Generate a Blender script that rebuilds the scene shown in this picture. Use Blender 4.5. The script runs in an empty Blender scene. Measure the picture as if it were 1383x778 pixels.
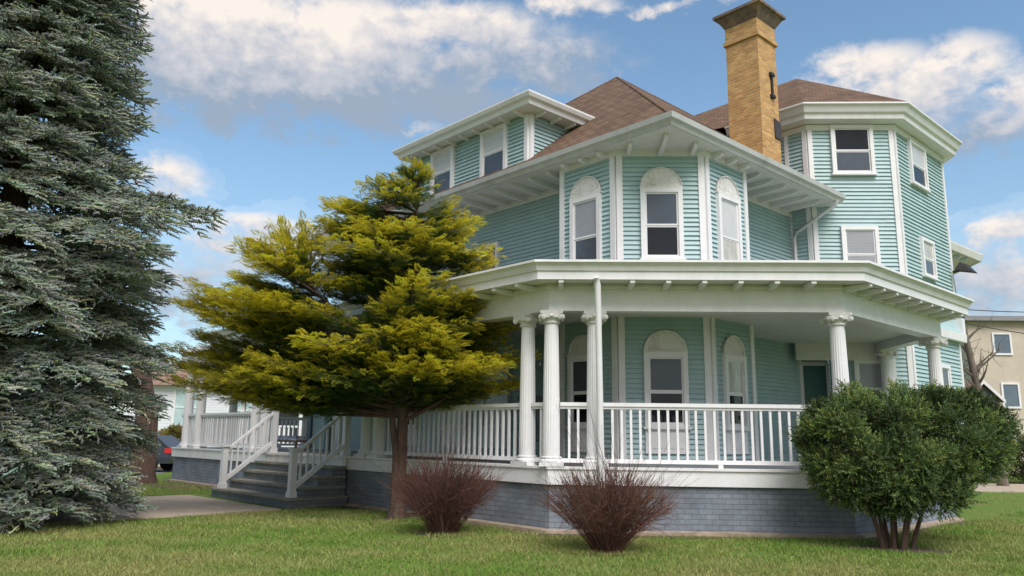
import bpy, math, random
import numpy as np
random.seed(7); rng = np.random.default_rng(11)
S2 = math.sqrt(2); s = S2 / 2
scene = bpy.context.scene
COL = scene.collection
R = math.radians

# ------------------------------------------------------------------ camera
cam_d = bpy.data.cameras.new('camera'); cam = bpy.data.objects.new('camera', cam_d); COL.objects.link(cam)
p_, r_, y_ = R(10.8367), R(0.72483), R(-2.2977)
fwd = np.array([math.sin(y_) * math.cos(p_), math.cos(y_) * math.cos(p_), math.sin(p_)])
rt = np.array([math.cos(y_), -math.sin(y_), 0.0]); up = np.cross(rt, fwd)
c_, s_ = math.cos(r_), math.sin(r_)
rt2, up2 = c_ * rt + s_ * up, -s_ * rt + c_ * up
import mathutils
mw = mathutils.Matrix(((rt2[0], up2[0], -fwd[0], 0), (rt2[1], up2[1], -fwd[1], 0), (rt2[2], up2[2], -fwd[2], 1.6), (0, 0, 0, 1)))
cam.matrix_world = mw
cam_d.lens = 27.213; cam_d.sensor_width = 36; cam_d.clip_end = 5000; cam_d.clip_start = 0.1
scene.camera = cam

# ------------------------------------------------------------------ materials
def nodes_of(m):
    m.use_nodes = True
    return m.node_tree, m.node_tree.nodes['Principled BSDF']
def mk(name, col, rough=0.6, var=0.12, scale=6.0, bump=0.0, bscale=40.0, spec=0.4, var2=0.0, scale2=0.8, stain=None, stain_amt=0.0, metallic=0.0, streak=False):
    m = bpy.data.materials.new(name); t, b = nodes_of(m); n = t.nodes; L = t.links
    b.inputs['Roughness'].default_value = rough; b.inputs['Specular IOR Level'].default_value = spec; b.inputs['Metallic'].default_value = metallic
    tc = n.new('ShaderNodeTexCoord')
    nz = n.new('ShaderNodeTexNoise'); nz.inputs['Scale'].default_value = scale; nz.inputs['Detail'].default_value = 6; nz.inputs['Roughness'].default_value = .65
    src = tc.outputs['Object']
    if streak:
        mp = n.new('ShaderNodeMapping'); mp.inputs['Scale'].default_value = (1, 1, .18); L.new(src, mp.inputs['Vector']); L.new(mp.outputs[0], nz.inputs['Vector'])
    else: L.new(src, nz.inputs['Vector'])
    mx = n.new('ShaderNodeMix'); mx.data_type = 'RGBA'
    mx.inputs[6].default_value = (*[c * (1 - var) for c in col], 1); mx.inputs[7].default_value = (*[min(1, c * (1 + var)) for c in col], 1)
    mr = n.new('ShaderNodeMapRange'); mr.inputs[1].default_value = .3; mr.inputs[2].default_value = .7
    L.new(nz.outputs['Fac'], mr.inputs[0]); L.new(mr.outputs[0], mx.inputs[0])
    out = mx.outputs[2]
    if stain:
        n2 = n.new('ShaderNodeTexNoise'); n2.inputs['Scale'].default_value = scale2; n2.inputs['Detail'].default_value = 8; n2.inputs['Roughness'].default_value = .7
        mp2 = n.new('ShaderNodeMapping'); mp2.inputs['Scale'].default_value = (1, 1, .3); L.new(src, mp2.inputs['Vector']); L.new(mp2.outputs[0], n2.inputs['Vector'])
        m2 = n.new('ShaderNodeMapRange'); m2.inputs[1].default_value = .5; m2.inputs[2].default_value = .75; m2.inputs[4].default_value = stain_amt
        L.new(n2.outputs['Fac'], m2.inputs[0])
        x2 = n.new('ShaderNodeMix'); x2.data_type = 'RGBA'; x2.inputs[7].default_value = (*stain, 1)
        L.new(m2.outputs[0], x2.inputs[0]); L.new(out, x2.inputs[6]); out = x2.outputs[2]
    L.new(out, b.inputs['Base Color'])
    if bump:
        n3 = n.new('ShaderNodeTexNoise'); n3.inputs['Scale'].default_value = bscale; n3.inputs['Detail'].default_value = 4; L.new(src, n3.inputs['Vector'])
        bp = n.new('ShaderNodeBump'); bp.inputs['Strength'].default_value = bump; bp.inputs['Distance'].default_value = .02
        L.new(n3.outputs['Fac'], bp.inputs['Height']); L.new(bp.outputs[0], b.inputs['Normal'])
    return m
def mk_brick(name, c1, c2, mortar, w, h, ms, rough=.8, bump=.5, noise=.25, offset=.5):
    m = bpy.data.materials.new(name); t, b = nodes_of(m); n = t.nodes; L = t.links
    b.inputs['Roughness'].default_value = rough; b.inputs['Specular IOR Level'].default_value = .25
    uv = n.new('ShaderNodeUVMap'); uv.uv_map = 'UVMap'
    br = n.new('ShaderNodeTexBrick'); br.inputs['Scale'].default_value = 1
    br.inputs['Color1'].default_value = (*c1, 1); br.inputs['Color2'].default_value = (*c2, 1); br.inputs['Mortar'].default_value = (*mortar, 1)
    br.inputs['Brick Width'].default_value = w; br.inputs['Row Height'].default_value = h; br.inputs['Mortar Size'].default_value = ms; br.inputs['Mortar Smooth'].default_value = .3
    br.offset = offset
    L.new(uv.outputs[0], br.inputs['Vector'])
    tc = n.new('ShaderNodeTexCoord'); nz = n.new('ShaderNodeTexNoise'); nz.inputs['Scale'].default_value = 2.2; nz.inputs['Detail'].default_value = 8; nz.inputs['Roughness'].default_value = .7
    L.new(tc.outputs['Object'], nz.inputs['Vector'])
    mr = n.new('ShaderNodeMapRange'); mr.inputs[1].default_value = .3; mr.inputs[2].default_value = .7; mr.inputs[3].default_value = 1 - noise; mr.inputs[4].default_value = 1 + noise
    L.new(nz.outputs['Fac'], mr.inputs[0])
    hs = n.new('ShaderNodeVectorMath'); hs.operation = 'SCALE'; L.new(br.outputs['Color'], hs.inputs[0]); L.new(mr.outputs[0], hs.inputs['Scale'])
    L.new(hs.outputs[0], b.inputs['Base Color'])
    bp = n.new('ShaderNodeBump'); bp.inputs['Strength'].default_value = bump; bp.inputs['Distance'].default_value = .01; bp.invert = True
    L.new(br.outputs['Fac'], bp.inputs['Height']); L.new(bp.outputs[0], b.inputs['Normal'])
    return m
def mk_leaf(name, rough=.6, spec=.25, trl=.25):
    m = bpy.data.materials.new(name); t, b = nodes_of(m); n = t.nodes; L = t.links
    a = n.new('ShaderNodeAttribute'); a.attribute_name = 'tint'
    L.new(a.outputs['Color'], b.inputs['Base Color']); b.inputs['Roughness'].default_value = rough; b.inputs['Specular IOR Level'].default_value = spec
    tr = n.new('ShaderNodeBsdfTranslucent'); L.new(a.outputs['Color'], tr.inputs['Color'])
    ms = n.new('ShaderNodeMixShader'); ms.inputs[0].default_value = trl
    L.new(b.outputs[0], ms.inputs[1]); L.new(tr.outputs[0], ms.inputs[2]); L.new(ms.outputs[0], n['Material Output'].inputs['Surface'])
    return m
def mk_glass(name, col, spec=.9, rough=.04, var=.15, scale=2.0):
    m = mk(name, col, rough, var, scale, spec=spec)
    return m

M = {}
M['siding'] = mk('teal_siding', (.385, .52, .53), .55, .07, 3.0, bump=.08, bscale=60, stain=(.42, .52, .50), stain_amt=.35, scale2=1.3)
M['white'] = mk('white_paint', (.78, .765, .763), .5, .05, 5.0, bump=.06, bscale=50, stain=(.57, .555, .535), stain_amt=.5, scale2=1.7)
M['soffit'] = mk('soffit_paint', (.72, .71, .67), .6, .05, 5.0, stain=(.52, .49, .43), stain_amt=.5, scale2=1.2)
M['weathered'] = mk('weathered_white', (.74, .72, .69), .7, .09, 9.0, bump=.3, bscale=60, stain=(.40, .31, .24), stain_amt=.7, scale2=3.4)
M['gutter'] = mk('gutter_paint', (.52, .52, .50), .45, .08, 4.0, stain=(.25, .24, .22), stain_amt=.5, scale2=1.5)
M['shingle'] = mk_brick('brown_shingle', (.20, .122, .076), (.125, .076, .05), (.06, .042, .033), .30, .16, .016, .9, .8, .28)
M['chimney'] = mk_brick('yellow_brick', (.64, .37, .14), (.44, .22, .075), (.46, .33, .19), .21, .072, .012, .85, .5, .22)
M['chimney_cap'] = mk('weathered_cap_brick', (.16, .12, .095), .9, .35, 9, bump=.4, stain=(.42, .27, .12), stain_amt=.7, scale2=3)
M['flash'] = mk('dark_flashing', (.055, .045, .05), .6, .25, 6)
M['iron'] = mk('black_iron', (.03, .028, .028), .6, .2, 10)
M['foundation'] = mk_brick('painted_grey_brick', (.225, .25, .285), (.19, .215, .25), (.155, .172, .20), .23, .086, .008, .65, .6, .3)
M['footing'] = mk('old_footing', (.33, .26, .19), .9, .3, 5, bump=.4, stain=(.12, .09, .06), stain_amt=.7, scale2=2)
M['tread'] = mk('worn_stone_tread', (.27, .25, .20), .85, .25, 5, bump=.3, stain=(.12, .115, .09), stain_amt=.7, scale2=2)
M['riser'] = mk_brick('grey_painted_riser', (.19, .20, .20), (.16, .17, .175), (.12, .125, .13), .23, .086, .008, .7, .6, .3)
M['deck'] = mk('porch_deck_paint', (.22, .23, .24), .5, .1, 4)
M['blue_grey'] = mk('blue_grey_paint', (.12, .18, .21), .5, .1, 4)
M['green_door'] = mk('dark_green_door', (.035, .13, .12), .4, .1, 4)
M['glass_dark'] = mk_glass('dark_window_glass', (.014, .016, .020), .4)
M['glass_mid'] = mk_glass('grey_window_glass', (.085, .10, .125), .4)
M['blind'] = mk_brick('grey_blind_behind_glass', (.36, .37, .39), (.34, .35, .37), (.27, .28, .30), 5.0, .05, .006, .08, .1, .08)
M['blind_pale'] = mk_brick('pale_blind_behind_glass', (.60, .60, .59), (.58, .58, .57), (.50, .50, .50), 5.0, .05, .006, .08, .1, .08)
M['curtain'] = mk('cream_curtain_behind_glass', (.50, .48, .41), .08, .3, 14, spec=.6, streak=True)
M['lawn'] = None
M['bark'] = mk('brown_bark', (.12, .075, .055), .95, .35, 14, bump=.9, bscale=22, streak=True)
M['bark_red'] = mk('reddish_bark', (.105, .066, .050), .95, .4, 12, bump=.9, bscale=18, streak=True)
M['bark_grey'] = mk('grey_brown_bark', (.16, .13, .105), .95, .35, 12, bump=.7, bscale=25, streak=True)
M['twig'] = mk_leaf('red_brown_twigs', .8, .2)
M['leaf'] = mk_leaf('needle_foliage', .6, .25)
M['leaf_gold'] = mk_leaf('golden_foliage', .6, .2, .45)
M['grass'] = mk_leaf('grass_blades', .6, .2)
M['concrete'] = mk('path_concrete', (.45, .36, .275), .9, .14, 2.5, bump=.25, bscale=60, stain=(.25, .21, .165), stain_amt=.6, scale2=.9)
M['asphalt'] = mk('asphalt', (.19, .19, .195), .9, .12, 4, bump=.2, bscale=90)
M['soil'] = mk('mulch_soil', (.10, .065, .045), .95, .45, 9, bump=.9, bscale=30)
M['white_clap'] = mk_brick('white_clapboard', (.74, .76, .80), (.72, .74, .78), (.45, .47, .52), 6.0, .16, .010, .6, .3, .06)
M['beige_wall'] = mk('beige_stucco', (.54, .47, .38), .9, .08, 1.2, bump=.15, bscale=20, stain=(.40, .31, .22), stain_amt=.5, scale2=.6)
M['grey_roof'] = mk('grey_roofing', (.24, .24, .25), .8, .12, 3)
M['grey_wall'] = mk('dark_grey_wall', (.16, .165, .18), .8, .12, 3)
M['orange_wall'] = mk('orange_brown_wall', (.27, .165, .12), .85, .2, 4)
M['win_blue'] = mk_glass('blue_grey_glass', (.11, .15, .19), .6)
M['win_teal'] = mk_glass('pale_teal_glass', (.42, .55, .56), .8, .1)
M['car_paint'] = mk('dark_navy_car_paint', (.022, .028, .04), .22, .1, 3, spec=.7)
M['tail_red'] = mk('red_tail_lens', (.55, .025, .03), .2, .1, 5)
M['tyre'] = mk('black_tyre', (.02, .02, .02), .85, .2, 8)
M['rim'] = mk('alloy_rim', (.5, .51, .53), .35, .1, 5, metallic=.7)
M['black'] = mk('black_paint', (.018, .02, .024), .45, .2, 6)
M['wire'] = mk('dark_wire', (.03, .03, .035), .7, .1, 3)
M['cushion'] = mk_brick('blue_white_check', (.72, .72, .76), (.14, .17, .40), (.72, .72, .76), .12, .12, .008, .9, .1, .1)
M['wood'] = mk('bench_wood', (.22, .15, .10), .7, .25, 8)

# lawn sheet: patchy grass with dry and bare spots
def lawn_mat():
    m = bpy.data.materials.new('lawn'); t, b = nodes_of(m); n = t.nodes; L = t.links
    tc = n.new('ShaderNodeTexCoord')
    def noise(sc, det=6, ro=.65):
        z = n.new('ShaderNodeTexNoise'); z.inputs['Scale'].default_value = sc; z.inputs['Detail'].default_value = det; z.inputs['Roughness'].default_value = ro
        L.new(tc.outputs['Object'], z.inputs['Vector']); return z.outputs['Fac']
    def rng_(src, a, b2):
        z = n.new('ShaderNodeMapRange'); z.inputs[1].default_value = a; z.inputs[2].default_value = b2; L.new(src, z.inputs[0]); return z.outputs[0]
    def mix(f, A, Bc):
        z = n.new('ShaderNodeMix'); z.data_type = 'RGBA'; L.new(f, z.inputs[0])
        if isinstance(A, tuple): z.inputs[6].default_value = (*A, 1)
        else: L.new(A, z.inputs[6])
        z.inputs[7].default_value = (*Bc, 1); return z.outputs[2]
    c = mix(rng_(noise(14, 8, .75), .3, .7), (.10, .165, .03), (.18, .26, .06))
    c = mix(rng_(noise(.9, 5), .48, .72), c, (.20, .19, .065))
    c = mix(rng_(noise(1.7, 6, .7), .60, .74), c, (.17, .12, .065))
    L.new(c, b.inputs['Base Color']); b.inputs['Roughness'].default_value = .9; b.inputs['Specular IOR Level'].default_value = .1
    bp = n.new('ShaderNodeBump'); bp.inputs['Strength'].default_value = .8; bp.inputs['Distance'].default_value = .03
    L.new(noise(45, 6, .8), bp.inputs['Height']); L.new(bp.outputs[0], b.inputs['Normal'])
    return m
M['lawn'] = lawn_mat()

# ------------------------------------------------------------------ mesh building
ORG = {}      # world origin of each object
def link(o, parent=None, loc=None):
    COL.objects.link(o)
    if parent is not None:
        o.parent = parent
    return o
def empty(name, loc, label, cat, group=None):
    o = bpy.data.objects.new(name, None); COL.objects.link(o); o.location = loc; o.empty_display_size = .3
    ORG[o] = np.array(loc, float); tag(o, label, cat, group); return o
def tag(o, label=None, cat=None, group=None, kind=None):
    if label: o['label'] = label
    if cat: o['category'] = cat
    if group: o['group'] = group
    if kind: o['kind'] = kind
    return o
def uv_layer(me, co):
    # planar map in metres by face normal
    npoly = len(me.polygons)
    nrm = np.zeros(npoly * 3); me.polygons.foreach_get('normal', nrm); nrm = nrm.reshape(-1, 3)
    tot = np.zeros(npoly, int); me.polygons.foreach_get('loop_total', tot)
    lv = np.zeros(len(me.loops), int); me.loops.foreach_get('vertex_index', lv)
    fi = np.repeat(np.arange(npoly), tot)
    t = np.stack([-nrm[:, 1], nrm[:, 0], np.zeros(npoly)], 1); ln = np.linalg.norm(t, axis=1)
    flat = ln < .15; t[flat] = (1, 0, 0); ln[flat] = 1; t /= ln[:, None]
    b = np.cross(nrm, t)
    P = co[lv]
    uv = np.stack([(P * t[fi]).sum(1), (P * b[fi]).sum(1)], 1)
    u = me.uv_layers.new(name='UVMap'); u.data.foreach_set('uv', uv.ravel())
class MB:
    def __init__(self): self.v = []; self.f = []; self.sm = []
    def add(self, vs, fs, smooth=False):
        o = len(self.v); self.v.extend([tuple(map(float, p)) for p in vs])
        for f in fs: self.f.append([i + o for i in f]); self.sm.append(smooth)
        return self
    def hexa(self, b, t):      # bottom 4 (ccw from above) and top 4
        self.add(list(b) + list(t), [(3, 2, 1, 0), (4, 5, 6, 7), (0, 1, 5, 4), (1, 2, 6, 5), (2, 3, 7, 6), (3, 0, 4, 7)]); return self
    def box(self, x0, x1, y0, y1, z0, z1):
        b = [(x0, y0), (x1, y0), (x1, y1), (x0, y1)]
        return self.hexa([(*p, z0) for p in b], [(*p, z1) for p in b])
    def obox(self, c, half, rot=0, z0=0, z1=1):
        ca, sa = math.cos(rot), math.sin(rot)
        b = [(c[0] + ca * x - sa * y, c[1] + sa * x + ca * y) for x, y in ((-half[0], -half[1]), (half[0], -half[1]), (half[0], half[1]), (-half[0], half[1]))]
        return self.hexa([(*p, z0) for p in b], [(*p, z1) for p in b])
    def prism(self, poly, z0, z1):
        n = len(poly); vs = [(*p, z0) for p in poly] + [(*p, z1) for p in poly]
        self.add(vs, [tuple(range(n - 1, -1, -1)), tuple(range(n, 2 * n))] + [(i, (i + 1) % n, n + (i + 1) % n, n + i) for i in range(n)]); return self
    def tube(self, pts, rad, n=6, smooth=True, cap=True):
        pts = [np.array(p, float) for p in pts]
        if not hasattr(rad, '__len__'): rad = [rad] * len(pts)
        vs = []; fs = []
        for i, p in enumerate(pts):
            d = pts[min(i + 1, len(pts) - 1)] - pts[max(i - 1, 0)]; d /= np.linalg.norm(d) + 1e-9
            a = np.cross(d, (0, 0, 1) if abs(d[2]) < .9 else (1, 0, 0)); a /= np.linalg.norm(a); b = np.cross(d, a)
            for k in range(n):
                th = 2 * math.pi * k / n; vs.append(p + rad[i] * (math.cos(th) * a + math.sin(th) * b))
        for i in range(len(pts) - 1):
            for k in range(n):
                k2 = (k + 1) % n; fs.append((i * n + k, i * n + k2, (i + 1) * n + k2, (i + 1) * n + k))
        self.add(vs, fs, smooth)
        if cap: self.add(vs[:n], [tuple(range(n))]); self.add(vs[-n:], [tuple(range(n - 1, -1, -1))])
        return self
    def lathe(self, prof, c=(0, 0), n=24, smooth=True, flute=0, fl=None):
        vs = []; fs = []
        for i, (r, z) in enumerate(prof):
            for k in range(n):
                th = 2 * math.pi * k / n; rr = r
                if flute and fl and fl[i] and k % 2: rr = r * (1 - flute)
                vs.append((c[0] + rr * math.cos(th), c[1] + rr * math.sin(th), z))
        for i in range(len(prof) - 1):
            for k in range(n):
                k2 = (k + 1) % n; fs.append((i * n + k, i * n + k2, (i + 1) * n + k2, (i + 1) * n + k))
        self.add(vs, fs, smooth); self.add(vs[:n], [tuple(range(n - 1, -1, -1))]); self.add(vs[-n:], [tuple(range(n))])
        return self
    def mesh(self, name, mat, org=(0, 0, 0)):
        me = bpy.data.meshes.new(name)
        co = np.array(self.v) - np.array(org)
        me.from_pydata(co.tolist(), [], self.f); me.materials.append(mat)
        me.polygons.foreach_set('use_smooth', self.sm); me.update()
        uv_layer(me, np.array(self.v)); return me
    def build(self, name, mat, parent=None, org=None):
        po = ORG.get(parent, np.zeros(3)) if parent is not None else np.zeros(3)
        g = po if org is None else np.array(org, float)
        o = bpy.data.objects.new(name, self.mesh(name, mat, g)); COL.objects.link(o)
        if parent is not None: o.parent = parent
        o.location = g - po; ORG[o] = g; return o
def inst(name, me, parent, loc, rot=0.0):
    po = ORG.get(parent, np.zeros(3)) if parent is not None else np.zeros(3)
    o = bpy.data.objects.new(name, me); COL.objects.link(o)
    if parent is not None: o.parent = parent
    o.location = np.array(loc, float) - po; o.rotation_euler = (0, 0, rot); ORG[o] = np.array(loc, float); return o
def mesh_np(name, V, F, mat, parent=None, tint=None, smooth=False):
    po = ORG.get(parent, np.zeros(3)) if parent is not None else np.zeros(3)
    V = np.asarray(V, float) - po; F = np.asarray(F, np.int32); k = F.shape[1]
    me = bpy.data.meshes.new(name); me.vertices.add(len(V)); me.vertices.foreach_set('co', V.ravel().astype(np.float32))
    me.loops.add(F.size); me.loops.foreach_set('vertex_index', F.ravel())
    me.polygons.add(len(F)); me.polygons.foreach_set('loop_start', np.arange(0, F.size, k, dtype=np.int32))
    me.update(calc_edges=True); me.materials.append(mat)
    if smooth: me.polygons.foreach_set('use_smooth', np.ones(len(F), bool))
    if tint is not None:
        a = me.attributes.new('tint', 'FLOAT_COLOR', 'POINT'); c = np.ones((len(V), 4), np.float32); c[:, :3] = tint; a.data.foreach_set('color', c.ravel())
    o = bpy.data.objects.new(name, me); COL.objects.link(o)
    if parent is not None: o.parent = parent
    ORG[o] = po; return o

# wall-plane frames: p0 left, p1 right as seen from outside
class Face:
    def __init__(self, p0, p1):
        self.p0 = np.array(p0, float); self.p1 = np.array(p1, float); d = self.p1 - self.p0
        self.len = np.linalg.norm(d); self.d = d / self.len; self.n = np.array([self.d[1], -self.d[0]]); self.rot = math.atan2(self.d[1], self.d[0])
        self.orot = math.atan2(-self.n[0], self.n[1])
    def pt(self, u, z, d=0.0):
        q = self.p0 + self.d * u + self.n * d; return (q[0], q[1], z)
    def box(self, mb, u0, u1, z0, z1, d0, d1):
        q = [self.pt(u0, 0, d1)[:2], self.pt(u1, 0, d1)[:2], self.pt(u1, 0, d0)[:2], self.pt(u0, 0, d0)[:2]]
        return mb.hexa([(*p, z0) for p in q], [(*p, z1) for p in q])
    def poly(self, mb, uz, d0, d1):    # extruded outline in the wall plane
        n = len(uz); vs = [self.pt(u, z, d1) for u, z in uz] + [self.pt(u, z, d0) for u, z in uz]
        mb.add(vs, [tuple(range(n)), tuple(range(2 * n - 1, n - 1, -1))] + [((i + 1) % n, i, n + i, n + (i + 1) % n) for i in range(n)]); return mb
    def siding(self, mb, u0, u1, z0, z1, e=.098, lip=.040):
        z = z0
        while z < z1 - 1e-4:
            t = min(z + e, z1)
            cuts = [u0]
            while cuts[-1] < u1: cuts.append(min(u1, cuts[-1] + random.uniform(1.3, 3.6)))
            for ua, ub in zip(cuts[:-1], cuts[1:]):
                j = random.uniform(-.004, .004); dz = random.uniform(-.003, .003) if z > z0 + .01 else 0
                a, b, c, d = self.pt(ua, z + dz, lip + j), self.pt(ub, z + dz + random.uniform(-.0015, .0015), lip + j), self.pt(ub, t + .004, .003), self.pt(ua, t + .004, .003)
                a2, b2 = self.pt(ua, z + dz, 0), self.pt(ub, z + dz, 0)
                mb.add([a, b, c, d], [(0, 1, 2, 3)]); mb.add([a2, b2, b, a], [(0, 1, 2, 3)])
            z = t
        return mb
def offset_path(path, d):
    P = [np.array(p, float) for p in path]; out = []
    N = []
    for i in range(len(P) - 1):
        v = P[i + 1] - P[i]; v /= np.linalg.norm(v); N.append(np.array([v[1], -v[0]]))
    for i, p in enumerate(P):
        if i == 0: out.append(p + N[0] * d)
        elif i == len(P) - 1: out.append(p + N[-1] * d)
        else:
            n1, n2 = N[i - 1], N[i]; out.append(p + (n1 + n2) * d / (1 + n1 @ n2))
    return out
def sweep(mb, path, prof, closed=True, smooth=False):
    offs = [offset_path(path, d) for d, z in prof]; n = len(prof); m = len(path)
    vs = [(*offs[j][i], prof[j][1]) for i in range(m) for j in range(n)]
    fs = []
    for i in range(m - 1):
        for j in range(n if closed else n - 1):
            j2 = (j + 1) % n; fs.append((i * n + j, (i + 1) * n + j, (i + 1) * n + j2, i * n + j2))
    mb.add(vs, fs, smooth)
    if closed:
        mb.add(vs[:n], [tuple(range(n))]); mb.add(vs[-n:], [tuple(range(n - 1, -1, -1))])
    return mb

# ================================================================== SETTING
g = MB(); g.add([(-900, -900, 0), (900, -900, 0), (900, 1500, 0), (-900, 1500, 0)], [(0, 1, 2, 3)])
tag(g.build('ground', M['lawn']), kind='structure')
g = MB(); g.add([(-120, 25.6, .004), (-14.2, 25.9, .004), (-15.4, 33.5, .004), (-120, 33.2, .004)], [(0, 1, 2, 3)])
tag(g.build('road', M['asphalt']), kind='structure')
g = MB(); g.prism([(-120, 33.2), (-12, 33.6), (-12, 36.0), (-120, 35.6)], .002, .12)
tag(g.build('pavement', M['concrete']), kind='structure')
# concrete path running from the foot of the steps
g = MB()
pf = [(-8.75, 19.95), (-5.55, 16.75)]
g.prism([(-8.95 - 5.5, 20.0 - 5.5), (-5.45 - 5.5, 16.65 - 5.5), (-5.45, 16.65), (-8.95, 20.0)], -.1, .035)
tag(g.build('path', M['concrete']), kind='structure')
g = MB(); g.prism([(13.0, 26.6), (40, 27.4), (40, 33), (14.0, 31.2)], -.1, .03)
tag(g.build('driveway', M['concrete']), kind='structure')

# ================================================================== HOUSE
HOUSE = empty('victorian_house', (2.45, 16.0, 0), 'teal clapboard Victorian house with white wraparound porch, corner bay and brown hipped roof', 'house')
W0, WC, W1 = (-6.6, 25.0), (2.425, 15.975), (9.0, 22.55)
fL, fR = Face(W0, WC), Face(WC, W1)
# main walls
w = MB(); fL.siding(w, 0, fL.len, 1.1, 7.5); fR.siding(w, 0, 5.95, 1.1, 7.5)
w.build('wall', M['siding'], HOUSE)
# ground floor entry wing continuing the left wall
fE = Face((-7.86, 26.26), (-6.6, 25.0))
w = MB(); fE.siding(w, 0, fE.len, 1.1, 4.0); w.build('wall', M['siding'], HOUSE)
# two storey octagonal bay
bL, bF, bR = Face((.41, 16.72), (1.53, 15.6)), Face((1.53, 15.6), (3.36, 15.6)), Face((3.36, 15.6), (4.50, 16.74))
bLr, bRr = Face((1.06, 17.37), (.41, 16.72)), Face((4.50, 16.74), (3.84, 17.40))
w = MB()
for f in (bL, bF, bR, bLr, bRr): f.siding(w, 0, f.len, 1.1, 7.52)
w.build('bay_wall', M['siding'], HOUSE)
w = MB()
cb = .13
for f in (bL, bF, bR):
    for (a, b) in ((0, cb), (f.len - cb, f.len)):
        w = MB(); f.box(w, a + .001, b - .001, 1.1, 7.49, -.01, .058); w.build('corner_board', M['white'], HOUSE)
for f, (a, b) in ((fL, (.0, cb)), (fR, (5.82, 5.95))): w = MB(); f.box(w, a, b, 1.1, 7.49, -.01, .056); w.build('corner_board', M['white'], HOUSE)
w = MB(); sweep(w, [bL.p0, bL.p1, bF.p1, bR.p1], [(.0, 7.42), (.05, 7.42), (.06, 7.55), (0, 7.55)])
for f in (fL, fR): f.box(w, .0, f.len if f is fL else 5.95, 7.38, 7.545, -.01, .045)
w.build('frieze_board', M['white'], HOUSE)

# main roof
K = .803; ZE = 7.74
eL, eC, eR = (-7.75, 24.35), (2.45, 14.15), (7.62, 19.32)
apex = (2.47, 24.35, 13.5)
def zR(x, y): return ZE + ((y - x - 11.70) / S2) * K
g = MB()
hr = (9.2, 24.35); zh = apex[2] - (hr[0] - apex[0]) * (apex[2] - ZE) / 10.2
Q = (7.35, 20.9)
g.add([(*eL, ZE), (*eC, ZE), apex], [(0, 1, 2)])
g.add([(*eC, ZE), (*eR, ZE), (*Q, zR(*Q)), (*hr, zh), apex], [(0, 1, 2), (0, 2, 3), (0, 3, 4)])
g.add([(*eL, ZE), apex, (2.45, 34.5, ZE)], [(0, 1, 2)][::1]); g.add([apex, (*hr, zh), (10, 27, zh), (2.45, 34.5, ZE)], [(0, 1, 2), (0, 2, 3)])
roof = g.build('roof', M['shingle'], HOUSE)
# hip cap shingles
g = MB()
for a, b in (((*eC, ZE), apex), ((*eL, ZE), apex), (apex, (*hr, zh))):
    a = np.array(a); b = np.array(b); g.tube([a, b], .03, 6, True)
g.build('hip_cap', M['shingle'], roof)
eave_path = [(-5.0, 27.1), eL, eC, eR]
g = MB(); sweep(g, eave_path, [(-.02, 7.53), (.02, 7.53), (.05, 7.60), (.11, 7.64), (.13, 7.745), (.10, 7.75), (.09, 7.68), (-.02, 7.66)])
g.build('gutter', M['gutter'], HOUSE)
g = MB(); g.prism([eL, eC, eR, (6.4, 20.6), (2.45, 16.3), (-6.3, 25.2)], 7.55, 7.58)
g.build('soffit', M['soffit'], HOUSE)
# bracket meshes (shared): local +Y outwards, starts at the wall
def bracket_mesh(L, h, w, name):
    prof = [(0, 0), (0, -h), (L * .35, -h * .95)] + [(L * .35 + L * .65 * math.sin(a), -h * .45 - h * .5 * math.cos(a)) for a in np.linspace(.3, 1.45, 5)] + [(L, 0)]
    mb = MB(); n = len(prof)
    vs = [(-w / 2, y, z) for y, z in prof] + [(w / 2, y, z) for y, z in prof]
    mb.add(vs, [tuple(range(n)), tuple(range(2 * n - 1, n - 1, -1))] + [((i + 1) % n, i, n + i, n + (i + 1) % n) for i in range(n)])
    return mb.mesh(name, M['white'])
br_main = bracket_mesh(1.02, .13, .075, 'eave_bracket')
for i in range(16):
    u = fL.len - 2.25 - i * .60
    if u > .2: inst('eave_bracket', br_main, HOUSE, fL.pt(u, 7.549, .045), fL.orot)
for i in range(6):
    u = 2.45 + i * .58
    inst('eave_bracket', br_main, HOUSE, fR.pt(u, 7.549, .045), fR.orot)
br_bay = bracket_mesh(.24, .13, .08, 'eave_bracket'); br_bayc = bracket_mesh(.95, .14, .08, 'eave_bracket')
for f in (bL, bR):
    for u in (.3, .82, 1.33): inst('eave_bracket', br_bay, HOUSE, f.pt(u, 7.549, .055), f.orot)
for u, me in ((.915, br_bayc), (.25, bracket_mesh(.5, .13, .08, 'eave_bracket')), (1.58, bracket_mesh(.5, .13, .08, 'eave_bracket'))):
    inst('eave_bracket', me, HOUSE, bF.pt(u, 7.549, .055), bF.orot)

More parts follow.
